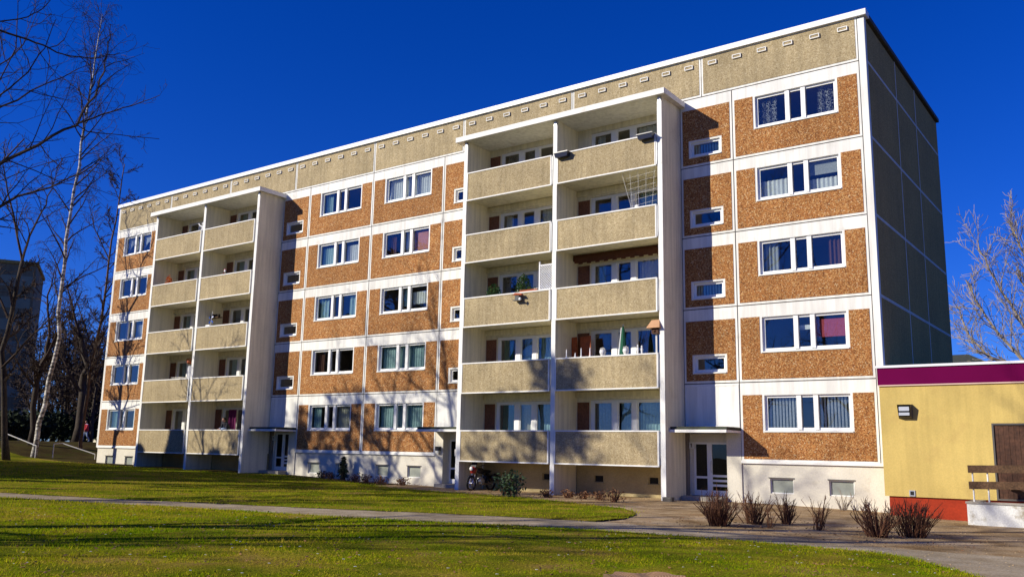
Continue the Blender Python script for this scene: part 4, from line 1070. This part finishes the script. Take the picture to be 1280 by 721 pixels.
LEAN= [[(-58.89, 1.29, -0.23), (-58.95, 1.17, 4.07), (-58.84, 1.38, 5.83), (-58.7, 1.66, 7.92)], [(-58.84, 1.38, 5.83), (-57.52, 1.76, 8.45), (-57.02, 2.72, 10.94)], [(-58.7, 1.66, 7.92), (-59.78, 1.73, 11.03), (-59.65, 1.99, 13.52)], [(-58.95, 1.17, 4.07), (-58.7, -0.52, 5.94), (-59.1, -1.29, 7.03)]]
THIN= [[(-57.17, 3.99, -0.98), (-57.12, 4.08, 0.7), (-57.1, 4.12, 5.29), (-56.93, 4.43, 9.11), (-56.83, 4.61, 14.01), (-56.74, 4.78, 18.79), (-56.65, 4.94, 21.73)], [(-57.1, 4.12, 5.29), (-55.8, 4.4, 7.46), (-55.43, 5.09, 9.63)], [(-56.93, 4.43, 9.11), (-55.51, 4.95, 11.45), (-54.85, 6.15, 13.76)], [(-57.02, 4.27, 6.91), (-58.5, 3.63, 9.97), (-58.88, 2.95, 12.37)], [(-56.83, 4.61, 14.01), (-58.33, 3.96, 16.59), (-58.64, 3.38, 18.74)], [(-56.89, 4.5, 11.2), (-55.57, 4.83, 12.98), (-55.28, 5.37, 15.54)]]
STOUT= [[(-67.08, 9.11, 0.3), (-67.04, 9.17, 4.0), (-67.05, 9.15, 6.87), (-67.41, 8.52, 9.24)], [(-67.04, 9.17, 4.0), (-66.83, 7.52, 6.04), (-67.39, 6.54, 8.33)], [(-67.05, 9.15, 6.87), (-67.49, 10.41, 8.75), (-67.36, 10.63, 10.9)], [(-67.41, 8.52, 9.24), (-67.91, 7.65, 11.94), (-68.14, 7.26, 14.0)]]
NEAR= [[(-9.75, -25.68, 3.42), (-9.33, -24.57, 4.31), (-9.1, -23.97, 5.05), (-8.9, -23.44, 5.58), (-8.69, -22.9, 6.09), (-8.6, -22.66, 6.71), (-8.56, -22.55, 7.23), (-8.54, -22.51, 7.82), (-8.55, -22.52, 8.23)], [(-8.69, -22.9, 6.09), (-8.26, -22.62, 6.28), (-8.1, -22.18, 6.57), (-7.84, -21.78, 6.86)], [(-8.69, -22.9, 6.09), (-8.97, -22.52, 6.11), (-8.77, -21.99, 6.17), (-8.6, -21.25, 6.28)], [(-9.77, -25.74, 5.0), (-9.37, -24.69, 5.44), (-9.14, -24.07, 6.12), (-9.43, -23.16, 6.98), (-9.35, -22.4, 7.66)], [(-9.37, -24.69, 5.44), (-8.68, -24.28, 6.17), (-8.46, -23.97, 6.68), (-8.29, -23.81, 7.15), (-8.15, -23.74, 7.69)], [(-9.84, -25.9, 7.3), (-9.5, -25.03, 7.6), (-9.66, -24.03, 7.78), (-9.49, -23.59, 7.72), (-9.37, -23.27, 7.65), (-9.21, -22.87, 7.57), (-9.04, -22.41, 7.71), (-8.83, -22.13, 7.86)], [(-9.5, -25.03, 7.6), (-8.73, -24.42, 7.52), (-8.49, -24.07, 7.69), (-8.32, -23.89, 7.9), (-8.15, -23.73, 8.31)], [(-9.1, -23.97, 5.05), (-9.65, -24.02, 6.48), (-9.55, -23.76, 7.51), (-9.58, -23.84, 8.63)], [(-9.0, -23.7, 5.3), (-9.12, -23.47, 5.64), (-8.96, -23.04, 5.79)], [(-8.89, -23.42, 5.58), (-9.11, -23.15, 5.47), (-9.0, -22.88, 5.26)]]
NEAR_TRUNK = [(-9.63, -25.36, -1.5), (-9.71, -25.57, 0.81), (-9.75, -25.68, 3.42), (-9.79, -25.78, 6.2), (-9.86, -25.96, 9.1), (-9.91, -26.09, 12.21)]
RIGHT= [[(1.3, 50.44, -1.7), (1.07, 50.44, 3.68), (1.21, 50.44, 8.64), (1.78, 50.46, 12.42), (2.72, 50.47, 17.48), (3.41, 50.5, 22.65)], [(1.21, 50.44, 8.64), (-0.6, 50.4, 10.02), (-1.97, 50.38, 12.71), (-3.32, 50.35, 15.84), (-3.92, 50.34, 18.3)], [(1.28, 50.44, 6.14), (-0.53, 47.68, 7.11), (-2.5, 47.64, 9.81), (-3.75, 47.62, 12.14), (-4.57, 47.59, 14.49)], [(1.78, 50.46, 12.42), (0.07, 53.14, 14.97), (-1.17, 53.11, 17.82), (-1.77, 53.1, 20.34)], [(-0.53, 47.68, 7.11), (-3.01, 46.27, 7.94), (-4.29, 46.24, 9.45), (-5.02, 46.23, 11.4)], [(1.67, 50.46, 11.15), (-0.0, 51.78, 12.42), (-0.83, 51.76, 14.15), (-1.47, 51.75, 15.55)]]

def gd(paths, r0, r1, rb, nk0, nk):
    return [(paths[0], r0, r1, nk0)] + [(p, rb, rb*.25, nk) for p in paths[1:]]
tree('birch_tree', BIRCH[0][0], 'tall slender white-barked birch with drooping bare twigs left of the block', BIR, 11, [M['birch'], M['twig']], gd(BIRCH, .17, .02, .05, 46, 10))
C2 = dict(CFG, kids=[9,12,9], len=[.5,.5,.5], rmin=.014)
tree('bare_tree', DARK[0][0], 'dark bare tree with a high V-shaped fork before the grey block', C2, 12, [M['bark'], M['twig']], gd(DARK, .19, .11, .08, 9, 12))
tree('bare_tree', LEAN[0][0], 'dark leaning bare tree just behind the birch trunk', C2, 13, [M['bark'], M['twig']], gd(LEAN, .22, .13, .10, 8, 11))
tree('bare_tree', THIN[0][0], 'slim bare tree with steep branches closest to the left corner of the block', dict(C2, len=[.35,.4,.4]), 14, [M['bark_warm'], M['twig']], gd(THIN, .15, .03, .06, 26, 9))
tree('bare_tree', STOUT[0][0], 'stout dark bare tree beyond the slim one, trunk low and thick', C2, 15, [M['bark'], M['twig']], gd(STOUT, .38, .2, .14, 10, 13))
CN = dict(CFG, seg=[9,7,5,4], len=[.5,.42,.5], rmax=[.045,.011,.005], rmin=.0028, kids=[8,9,5], ang=[48,48,45], up=[.03,.03,.03,.03])
NT_ = [(NEAR_TRUNK, .19, .08, 10)]
for i, p in enumerate(NEAR): NT_.append((p, (.042,.018,.013,.034,.018,.029,.015,.016,.011,.011)[i], .006, (11,7,6,9,7,10,6,6,4,4)[i]))
tree('bare_tree', NEAR_TRUNK[0], 'near bare tree reaching long dark boughs into the upper left of the photo', CN, 16, [M['bark'], M['twig']], NT_)
CR = dict(CFG, seg=[9,6,5,4], kids=[14,16,13], len=[.4,.45,.55], up=[.03,.08,.08,.05], ang=[45,36,36], rmin=.016)
tree('bare_tree', RIGHT[0][0], 'spreading bare tree with pale sunlit twigs behind the yellow annex', CR, 17, [M['bark_warm'], M['twig_pale']], gd(RIGHT, .40, .10, .17, 16, 20))
tree('bare_tree', (14.5, 62, -1.6), 'bare tree farther back at the right edge behind the annex', CR, 18, [M['bark_warm'], M['twig_pale']], None, 22, .38)
# trees left of and behind the camera: they throw the shadows on lawn and front and stand in the window reflections
CB = dict(CFG, kids=[17,9,5], len=[.5,.45,.42], rmax=[.17,.06,.018], rmin=.01, start=[.22,.12,.12,0])
for q, (x, y, hh, tr_, lab) in enumerate(((-30.5,-19.5,17,.30,'tall bare tree outside the left edge, nearest of those shading the middle entrance'),
        (-36.5,-18,16,.28,'bare tree outside the left edge, shading the lower front'), (-17.5,-31.5,21,.34,'tallest bare tree left behind the camera, shading the yellow annex'), (-24.5,-25,17,.30,'broad bare tree left of the lawn, shading the right balconies'),
        (-42,-13.2,12,.14,'small bare tree at the left end of the lawn'),
        (-14,-52,17,.3,'bare tree behind the camera mirrored in the windows'), (-20,-40,15,.28,'bare tree behind the camera, nearest on its left'), (4,-58,18,.32,'bare tree behind the camera, on the right'))):
    tree('bare_tree', (x, y, h(x,y)-.1), lab, CB, 40+q, [M['bark'], M['twig']], None, hh, tr_)
# background thicket behind the left end
CF = dict(CFG, kids=[17,11,8], rmin=.028, rmax=[.12,.05,.02], len=[.5,.5,.45], start=[.12,.1,.1,0])
for q, (x, y, hh) in enumerate(((-80,14.5,11),(-86,19,13),(-83,23,12),(-92,17,12),(-90,28,14),(-98,25,13),(-76,17.5,9),(-100,33,12),(-79,19,10),(-88,25,12),(-74,14,8),(-95,22,13),(-78,12.5,8),(-82,17,10),(-85,14.5,9),(-90,22,11),(-94,27,12),(-102,28,14),(-87,30,11))):
    tree('bare_tree', (x, y, h(x,y)), ['dark background bare tree between the grey block and the apartment block', 'paler background bare tree between the grey block and the apartment block'][q % 2], CF, 70+q, [M['bark'], M['twig']], None, hh, .2, group='bare trees of the far thicket')

def conifer(x, y, hh, rad, seed, label, group=None, n=2600, name='spruce_tree'):
    rr = random.Random(seed); z = h(x, y); r = empty(name, (x,y,z)); tag(r, label, 'tree', group)
    mb = MB(); mb.tube([(x,y,z-.1),(x,y,z+hh*.95)], [.16,.02], 8); part(mb, 'trunk', M['bark'], r)
    mb = MB()
    for i in range(n):
        t = rr.random()**.75; a = rr.uniform(0, 2*pi); rd = rad*(1-t)*(rr.random()**.4)*(1+.15*sin(a*5+seed)); zz = z+.15+hh*t
        p = Vector((x+rd*cos(a), y+rd*sin(a), zz)); d = Vector((cos(a), sin(a), -.35+rr.gauss(0,.25))); s = Vector((-sin(a), cos(a), rr.gauss(0,.3)))
        L = .18+.2*rr.random(); L *= (1 if rad > 1 else .3)
        mb.face([p-s*L*.6, p+d*L*1.6, p+s*L*.6])
    part(mb, 'crown', M['needle'], r)
for q, (x, y) in enumerate(((-37,-22.5),(-39.5,-21.3),(-42,-21),(-44.5,-21.5),(-47,-20),(-50,-19.2),(-53,-18.5),(-56,-18))):
    conifer(x, y, 11.0+(q % 3)*1.0, 3.3, q, 'dense dark spruce in the row outside the left edge of the lawn', 'spruces left of the lawn', 9500)
for q, (x, y, hh) in enumerate(((-43.5,-24.5,18.5),(-49,-27.5,19.5),(-38.5,-28.5,19),(-32.5,-27.5,21))):
    rr = random.Random(300+q); z = h(x, y); r = empty('pine_tree', (x,y,z)); tag(r, 'tall pine with clumped needle crown outside the left edge of the lawn', 'tree', 'pines left of the lawn')
    mb = MB(); mb.tube([(x,y,z-.1),(x+.3,y,z+hh*.5),(x+.1,y+.2,z+hh*.95)], [.24,.17,.05], 8); tips = []
    for i in range(26):
        t = rr.uniform(.55, .97); a = rr.uniform(0, 2*pi); L = 3.4*(1.15-t)*rr.uniform(.6,1.1)*1.6
        p = Vector((x+.2,y+.1,z+hh*t)); e = p+Vector((L*cos(a), L*sin(a), L*.25)); mb.tube([p,(p+e)/2,e], [.07,.05,.02], 4); tips.append(e)
    part(mb, 'trunk', M['bark_warm'], r)
    mb = MB()
    for e in tips: leafy(mb, e, 1.15, 1.15, .6, 75, .20, rr)
    part(mb, 'crown', M['needle'], r)
# dark hedge bushes behind the bank on the left
def bush(name, x, y, rx, hz, n, size, leafmat, label, seed, cat='bush', group=None, z0=None, stems=8, stemmat='twig'):
    rr = random.Random(seed); z = h(x, y) if z0 is None else z0
    r = empty(name, (x,y,z)); tag(r, label, cat, group)
    mb = MB()
    for q in range(3): 
        leafy(mb, (x+rr.uniform(-.35,.35)*rx, y+rr.uniform(-.35,.35)*rx, z+hz*rr.uniform(.40,.58)), rx*rr.uniform(.6,.85), rx*rr.uniform(.6,.8), hz*.48, n//3, size, rr)
    part(mb, 'foliage', leafmat, r)
    mb = MB()
    for q in range(stems): mb.tube([(x+rr.uniform(-.1,.1),y+rr.uniform(-.1,.1),z-.05),(x+rr.uniform(-.5,.5)*rx,y+rr.uniform(-.5,.5)*rx,z+hz*.7)], [.018,.006], 4)
    part(mb, 'stem', M[stemmat], r)
    return r
for q in range(7):
    bush('hedge_bush', -72-1.2*q, 2.0+2.6*q, 2.1, 2.9, 1000, .22, M['needle'], 'dark clipped bush in the hedge behind the grassy bank', 90+q, 'hedge', 'hedge bushes behind the bank')
# small planting along the front
bush('evergreen_shrub', -11.75, -4.55, .60, 1.02, 420, .065, M['leaf'], 'round glossy dark green shrub before the right balcony stack', 31, 'shrub', stems=18)
bush('low_shrub', -7.95, -3.9, .55, .50, 120, .05, M['dryleaf'], 'low spreading twiggy shrub left of the right entrance', 32, 'shrub', stems=26, stemmat='twig_red')
conifer(-24.75, -.45, 1.0, .26, 33, 'tiny dark cone-shaped conifer between two cellar windows', None, 420, 'dwarf_conifer')
for q, (x, y) in enumerate(((-26.3,-.35),(-25.6,-.4),(-23.7,-.6),(-22.9,-.7),(-22.0,-.8),(-20.6,-.75))):
    bush('low_shrub', x, y, .45, .42, 90, .05, M['dryleaf'], ['brown low bush in the bed under the cellar windows', 'dry red-brown bush in the bed under the cellar windows'][q % 2], 50+q, 'shrub', 'low bushes under the cellar windows', stems=22, stemmat='twig_red')
for q, (x, y) in enumerate(((-11.0,-3.4),(-10.3,-3.1),(-9.6,-3.2),(-12.9,-3.3),(-8.9,-3.3))):
    bush('low_shrub', x, y, .40, .34, 90, .045, M['dryleaf'], 'small dry red-brown bush at the foot of the right balcony stack', 60+q, 'shrub', 'dry bushes below the balconies', stems=20, stemmat='twig_red')

def stem_shrub(x, y, rad, hz, n, seed, label, mat='twig_red', name='pruned_shrub', thick=.009, group=None):
    rr = random.Random(seed); z = h(x, y); mb = MB(); ex = rr.uniform(.7, 1.3); tilt = Vector((rr.gauss(0,.08), rr.gauss(0,.08), 0))
    for i in range(n):
        a = rr.uniform(0, 2*pi); q = rr.random()**.8; b = rr.uniform(0, .32)*rad
        p = Vector((x+b*cos(a)*ex, y+b*sin(a), z-.03)); L = hz*rr.uniform(.45, 1.0)*(1.08-.2*q)
        d = Vector((cos(a)*q*rad/hz*ex*.9, sin(a)*q*rad/hz*.9, 1)) + tilt
        pts = [p]
        for s_ in range(4):
            d = (d + Vector((rr.gauss(0,.13), rr.gauss(0,.13), .02))).normalized(); pts.append(pts[-1]+d*L/4)
        t = thick*rr.uniform(.65, 1.45)
        mb.tube(pts, [t*1.3,t*1.1,t,t*.85,t*.6], 4)
        for s_ in range(rr.choice((2,3,4,5))):
            k = rr.choice((1,2,3,3)); b0 = pts[k].lerp(pts[min(k+1,4)], rr.random()); sd = d + Vector((rr.gauss(0,.55), rr.gauss(0,.55), rr.uniform(-.1,.3)))
            sd.normalize(); l2 = rr.uniform(.08,.26); b1 = b0+sd*l2*.55; b2 = b1+(sd+Vector((rr.gauss(0,.2),rr.gauss(0,.2),.25))).normalized()*l2*.45
            mb.tube([b0,b1,b2], [t*.65,t*.5,t*.35], 3)
    o = mb.build(name, M[mat], None, (x,y,z)); tag(o, label, 'shrub', group); return o
stem_shrub(-1.62,-9.95,.88,.86,150,1,'widest pruned brown shrub of bare upright stems, left of the row before the right door')
stem_shrub(-1.28,-8.6,.50,.86,66,2,'dense bare pruned shrub second from the right entrance')
stem_shrub(-.72,-7.75,.46,.80,46,3,'bare pruned shrub before the left cellar window of the right bay')
stem_shrub(.32,-8.5,.46,.86,22,4,'sparse bare pruned shrub before the right cellar window')
stem_shrub(1.78,-8.9,.66,.88,84,5,'bare pruned shrub before the left end of the red base')
stem_shrub(2.36,-8.1,.72,.94,110,6,'dense dark pruned shrub before the red base, rightmost of the row')
stem_shrub(-.6,-9.3,.22,.72,9,7,'thin sapling-like shrub with few stems between the pruned shrubs','twig_red','bare_sapling',.008)
stem_shrub(-1.4,-.45,.42,.65,14,8,'thin pale yellow twiggy shrub against the plinth below a cellar window','twig_pale','wall_shrub',.009)

# stump at the bottom edge
r = empty('tree_stump', (2.27,-21.3,h(2.27,-21.3))); tag(r, 'wide sawn tree stump with rough brown bark at the lower edge of the lawn', 'tree stump')
sx, sy, sz = 2.25, -21.2, h(2.25,-21.2); rr = random.Random(5); n = 36
prof = [1+.10*sin(3*a*2*pi/n+1)+.06*sin(7*a*2*pi/n)+rr.uniform(-.03,.03) for a in range(n)]
mb = MB(); lev = [(-.1,.62),(.06,.52),(.2,.46),(.39,.435)]
for z, q in lev:
    for a in range(n): mb.v.append((sx+q*prof[a]*cos(a*2*pi/n), sy+q*prof[a]*sin(a*2*pi/n), sz+z+(.02*sin(a*2*pi/n*2)+.015*sin(a*2*pi/n*5) if z > .3 else 0)))
for i in range(3):
    for a in range(n): b = (a+1) % n; mb.f.append((i*n+a, i*n+b, i*n+n+b, i*n+n+a)); mb.m.append(0)
part(mb, 'bark', M['bark_warm'], r)
mb = MB()
ring = [(sx+.432*prof[a]*cos(a*2*pi/n), sy+.432*prof[a]*sin(a*2*pi/n), sz+.392+.02*sin(a*2*pi/n*2)+.015*sin(a*2*pi/n*5)) for a in range(n)]
rin = [(sx+.2*prof[a]*cos(a*2*pi/n), sy+.2*prof[a]*sin(a*2*pi/n), sz+.385+.015*sin(a*2*pi/n*3)) for a in range(n)]
for a in range(n):
    b = (a+1) % n; mb.face([ring[a], ring[b], rin[b], rin[a]]); mb.face([rin[a], rin[b], (sx,sy,sz+.37)])
mb.build('cut_face', M['sawn'], r, (sx,sy,sz+.37))
# dark grate box and stone by the right entrance
mb = MB(); z = h(-7.0,-2.0); mb.box(-7.12, -6.78, -1.95, -1.70, z-.05, z+.16)
for q in range(4): mb.box(-7.09, -6.81, -1.97, -1.951, z+.01+.035*q, z+.03+.035*q)
o = mb.build('boot_scraper', M['dark_frame'], None, (-6.95,-1.8,z)); tag(o, 'small dark boot scraper box at the foot of the right balcony wall', 'boot scraper')

# handrails of the garden steps on the far left
def handrail(pts, posts, label):
    r = empty('handrail', posts[0][0]); tag(r, label, 'handrail')
    mb = MB(); mb.tube(pts, .035, 8); part(mb, 'rail', M['trim'], r)
    for a, b in posts: mb = MB(); mb.tube([a, b], .03, 6); part(mb, 'post', M['trim'], r)
handrail([(-54.6,-2.6,.78),(-52.6,-1.4,-.02)], [((-54.6,-2.6,-.9),(-54.6,-2.6,.78)), ((-52.6,-1.4,-.95),(-52.6,-1.4,-.02))], 'sloping white pipe handrail beside the birch trunk')
handrail([(-52.7,-.2,-.95+.05),(-52.7,-.2,.12),(-53.2,.6,.17),(-51.4,2.0,-.52)], [((-51.4,2.0,-1.0),(-51.4,2.0,-.52))], 'white pipe handrail with hooked top at the steps near the block')

# grey block far left, and a dark low roof far right
G = empty('grey_apartment_block', (-112, 30, .3)); tag(G, 'dark grey prefabricated block half hidden by trees at the left edge', 'apartment building')
P0 = Vector((-108.6, 23.6, 0)); dirx = Vector((-.50,-.866,0)).normalized(); diry = Vector((-.866,.5,0)).normalized()
def gbox(mb, a0, a1, b0, b1, z0, z1, mi=0):
    n = len(mb.v)
    for z in (z0, z1):
        for a, b in ((a0,b0),(a1,b0),(a1,b1),(a0,b1)):
            p = P0 + dirx*a + diry*b; mb.v.append((p.x,p.y,z))
    for q in ((0,3,2,1),(4,5,6,7),(0,1,5,4),(1,2,6,5),(2,3,7,6),(3,0,4,7)): mb.f.append(tuple(n+i for i in q)); mb.m.append(mi)
mb = MB(); gbox(mb, 0, 40, 0, 12, -1, 22.6); part(mb, 'wall', M['grey_far'], G)
mb = MB(); gbox(mb, -.2, 40.2, -.2, 12.2, 22.6, 23.0); part(mb, 'roof_edge', M['gable'], G)
for k in range(1, 8):
    mb = MB(); gbox(mb, .3, 39.7, -.06, -.005, k*2.8+.1, k*2.8+1.5); part(mb, 'band_panel', M['grey_band'], G)
HR = empty('distant_house', (-10.5, 92, 0)); tag(HR, 'distant building of which only a dark low roof shows above the annex', 'house')
mb = MB(); mb.box(-20, -9, 88, 100, -2, 11.4); part(mb, 'wall', M['grey_far'], HR)
mb = MB(); mb.v += [(-21,87,11.4),(-8.5,87,11.4),(-8.5,101,11.4),(-21,101,11.4),(-17,94,13.4),(-12,94,13.4)]
for q in ((0,1,5,4),(1,2,5),(2,3,4,5),(3,0,4),(0,3,2,1)): mb.f.append(q); mb.m.append(0)
part(mb, 'roof', M['roofing'], HR)
# pale house glimpsed between the trees on the left
HL = empty('distant_house', (-120, 45, 0)); tag(HL, 'pale distant house glimpsed low between the bare trees', 'house')
mb = MB(); mb.box(-130, -114, 44, 54, -1, 9); part(mb, 'wall', M['cream'], HL)
mb = MB(); mb.box(-131, -113, 43.5, 54.5, 9, 9.6); part(mb, 'roof', M['terracotta'], HL)
for q in range(5):
    for k in range(3): mb = MB(); mb.box(-129+3.1*q, -127.4+3.1*q, 43.95, 43.99, 1+2.8*k, 2.4+2.8*k); part(mb, 'window', M['blackhole'], HL)

# ------------------------------------------------------------------ grass, leaves, daisies
def scatter(name, mat, n, area, fn_make, label_kind):
    V, F = [], []
    rr = random.Random(name)
    for _ in range(n):
        x, y = area(rr)
        fn_make(V, F, x, y, rr)
    me = bpy.data.meshes.new(name); me.from_pydata(V, [], F); me.materials.append(mat); me.update()
    o = bpy.data.objects.new(name, me); COL.objects.link(o); o['kind'] = 'stuff'; return o
def blade(V, F, x, y, rr, s=1.):
    z = h(x, y)+.03; a = rr.uniform(0, 2*pi); L = rr.uniform(.02,.050)*s; w = rr.uniform(.005,.010)*s; k = rr.uniform(.2,1.0)*L; b = rr.uniform(0,2*pi)
    n = len(V); V += [(x-w*cos(a),y-w*sin(a),z),(x+w*cos(a),y+w*sin(a),z),(x+k*cos(b),y+k*sin(b),z+L)]; F.append((n,n+1,n+2))
CX, CY = 7.332, -30.833
def area_near(rr):
    while True:
        t = rr.random()**.62; dist = 9 + 17*t
        a = radians(36.2 + rr.uniform(-33, 33)); x = CX - dist*sin(a); y = CY + dist*cos(a)
        if y < f1(x)+.05 + rr.gauss(0,.11): return x, y
def area_far(rr):
    while True:
        x = rr.uniform(-48, -3.9); y = rr.uniform(-24, 0)
        if f2(x)-.05+rr.gauss(0,.12) < y < f3(x)+.08+rr.gauss(0,.2): return x, y
def area_left(rr):
    while True:
        x = rr.uniform(-50, -4); y = rr.uniform(-28, -14)
        if y < f1(x): return x, y
scatter('grass', M['grass'], 190000, area_near, blade, 0)
scatter('grass', M['grass'], 60000, area_far, lambda V,F,x,y,rr: blade(V,F,x,y,rr,1.6), 0)
scatter('grass', M['grass'], 45000, area_left, lambda V,F,x,y,rr: blade(V,F,x,y,rr,1.7), 0)
def leaf(V, F, x, y, rr):
    z = h(x,y)+.05+rr.uniform(0,.03); a = rr.uniform(0,2*pi); s = rr.uniform(.02,.045); n = len(V); t = rr.uniform(-.02,.02)
    V += [(x-s*cos(a),y-s*sin(a),z),(x-s*.5*sin(a),y+s*.5*cos(a),z+t),(x+s*cos(a),y+s*sin(a),z+.015),(x+s*.5*sin(a),y-s*.5*cos(a),z)]; F.append((n,n+1,n+2,n+3))
scatter('dry_leaves', M['dryleaf'], 1500, area_near, leaf, 0)
def area_bed(rr):
    if rr.random() < .4: return rr.uniform(-27,-19.5), rr.uniform(-1.6,-.1)
    if rr.random() < .6: return rr.uniform(-16,-7.5), rr.uniform(-4.6,-1.9)
    return rr.uniform(-3,4), rr.uniform(-11.5,-7)
scatter('dry_leaves', M['dryleaf'], 1300, area_bed, leaf, 0)
def pebble(V, F, x, y, rr):
    z = h(x,y)+.022; s = rr.uniform(.006,.022); n = len(V); k = rr.uniform(0,1)
    V += [(x+s*cos(q*pi/2+k),y+s*.8*sin(q*pi/2+k),z) for q in range(4)]+[(x,y,z+s*.9)]; F += [(n,n+1,n+4),(n+1,n+2,n+4),(n+2,n+3,n+4),(n+3,n,n+4)]
def area_court(rr):
    while True:
        x, y = rr.uniform(-19, 9), rr.uniform(-14, -.2)
        if x > -4 or y > f3(x)-.1:
            if y > f1(min(x,9.9)): return x, y
scatter('gravel', M['dirt'], 1800, area_court, pebble, 0)
def daisy(V, F, x, y, rr):
    z = h(x,y)+.075; n = len(V); s = rr.uniform(.012,.024)
    V += [(x+s*cos(q*pi/3),y+s*sin(q*pi/3),z+.004*(q % 2)) for q in range(6)]; F.append(tuple(range(n,n+6)))
scatter('daisies', M['petal'], 230, area_near, daisy, 0)

# ------------------------------------------------------------------ light, sky, camera
sun = bpy.data.lights.new('sun', 'SUN'); sun.energy = 4.3; sun.angle = radians(.5); sun.color = (1, .925, .77)
so = bpy.data.objects.new('sun', sun); COL.objects.link(so); so.rotation_euler = SUN_TRAVEL.to_track_quat('-Z', 'Y').to_euler(); so.location = (-30,-40,40)
W = bpy.data.worlds.new('World'); SC.world = W; W.use_nodes = True; nt = W.node_tree; nt.nodes.clear()
sky = nt.nodes.new('ShaderNodeTexSky'); sky.sky_type = 'NISHITA'; sky.sun_disc = False
sky.sun_elevation = math.asin(-SUN_TRAVEL.z); sky.sun_rotation = math.atan2(-SUN_TRAVEL.x, -SUN_TRAVEL.y)
sky.altitude = 300; sky.air_density = 1.0; sky.dust_density = .0; sky.ozone_density = 4.0
hsv = nt.nodes.new('ShaderNodeHueSaturation'); hsv.inputs['Saturation'].default_value = 1.35; hsv.inputs['Value'].default_value = 1.0
bg = nt.nodes.new('ShaderNodeBackground'); bg.inputs[1].default_value = .07
wo = nt.nodes.new('ShaderNodeOutputWorld')
nt.links.new(sky.outputs[0], hsv.inputs['Color']); tint = nt.nodes.new('ShaderNodeMix'); tint.data_type = 'RGBA'; tint.blend_type = 'MULTIPLY'; tint.inputs[0].default_value = 1; tint.inputs[7].default_value = (.33, .545, 1.36, 1)
nt.links.new(hsv.outputs[0], tint.inputs[6]); nt.links.new(tint.outputs[2], bg.inputs[0]); nt.links.new(bg.outputs[0], wo.inputs[0])

yaw, pitch, roll = radians(36.208), radians(10.385), radians(1.09)
f = Vector((-sin(yaw)*cos(pitch), cos(yaw)*cos(pitch), sin(pitch))); r0 = Vector((cos(yaw), sin(yaw), 0)); u0 = r0.cross(f)
rt_ = r0*cos(roll)+u0*sin(roll); up_ = -r0*sin(roll)+u0*cos(roll)
cam = bpy.data.cameras.new('camera'); co = bpy.data.objects.new('camera', cam); COL.objects.link(co)
mw = Matrix.Identity(4)
for i in range(3): mw[i][0] = rt_[i]; mw[i][1] = up_[i]; mw[i][2] = -f[i]
mw.translation = Vector((CX, CY, .205)); co.matrix_world = mw
cam.sensor_width = 36; cam.lens = 36*1109.03/1280; cam.clip_start = .1; cam.clip_end = 3000
SC.camera = co
vs = SC.view_settings; vs.view_transform = 'Standard'; vs.look = 'None'; vs.exposure = .40; vs.gamma = 1; vs.use_curve_mapping = False
SC.cycles.max_bounces = 8; SC.cycles.transparent_max_bounces = 12; SC.cycles.use_denoising = True
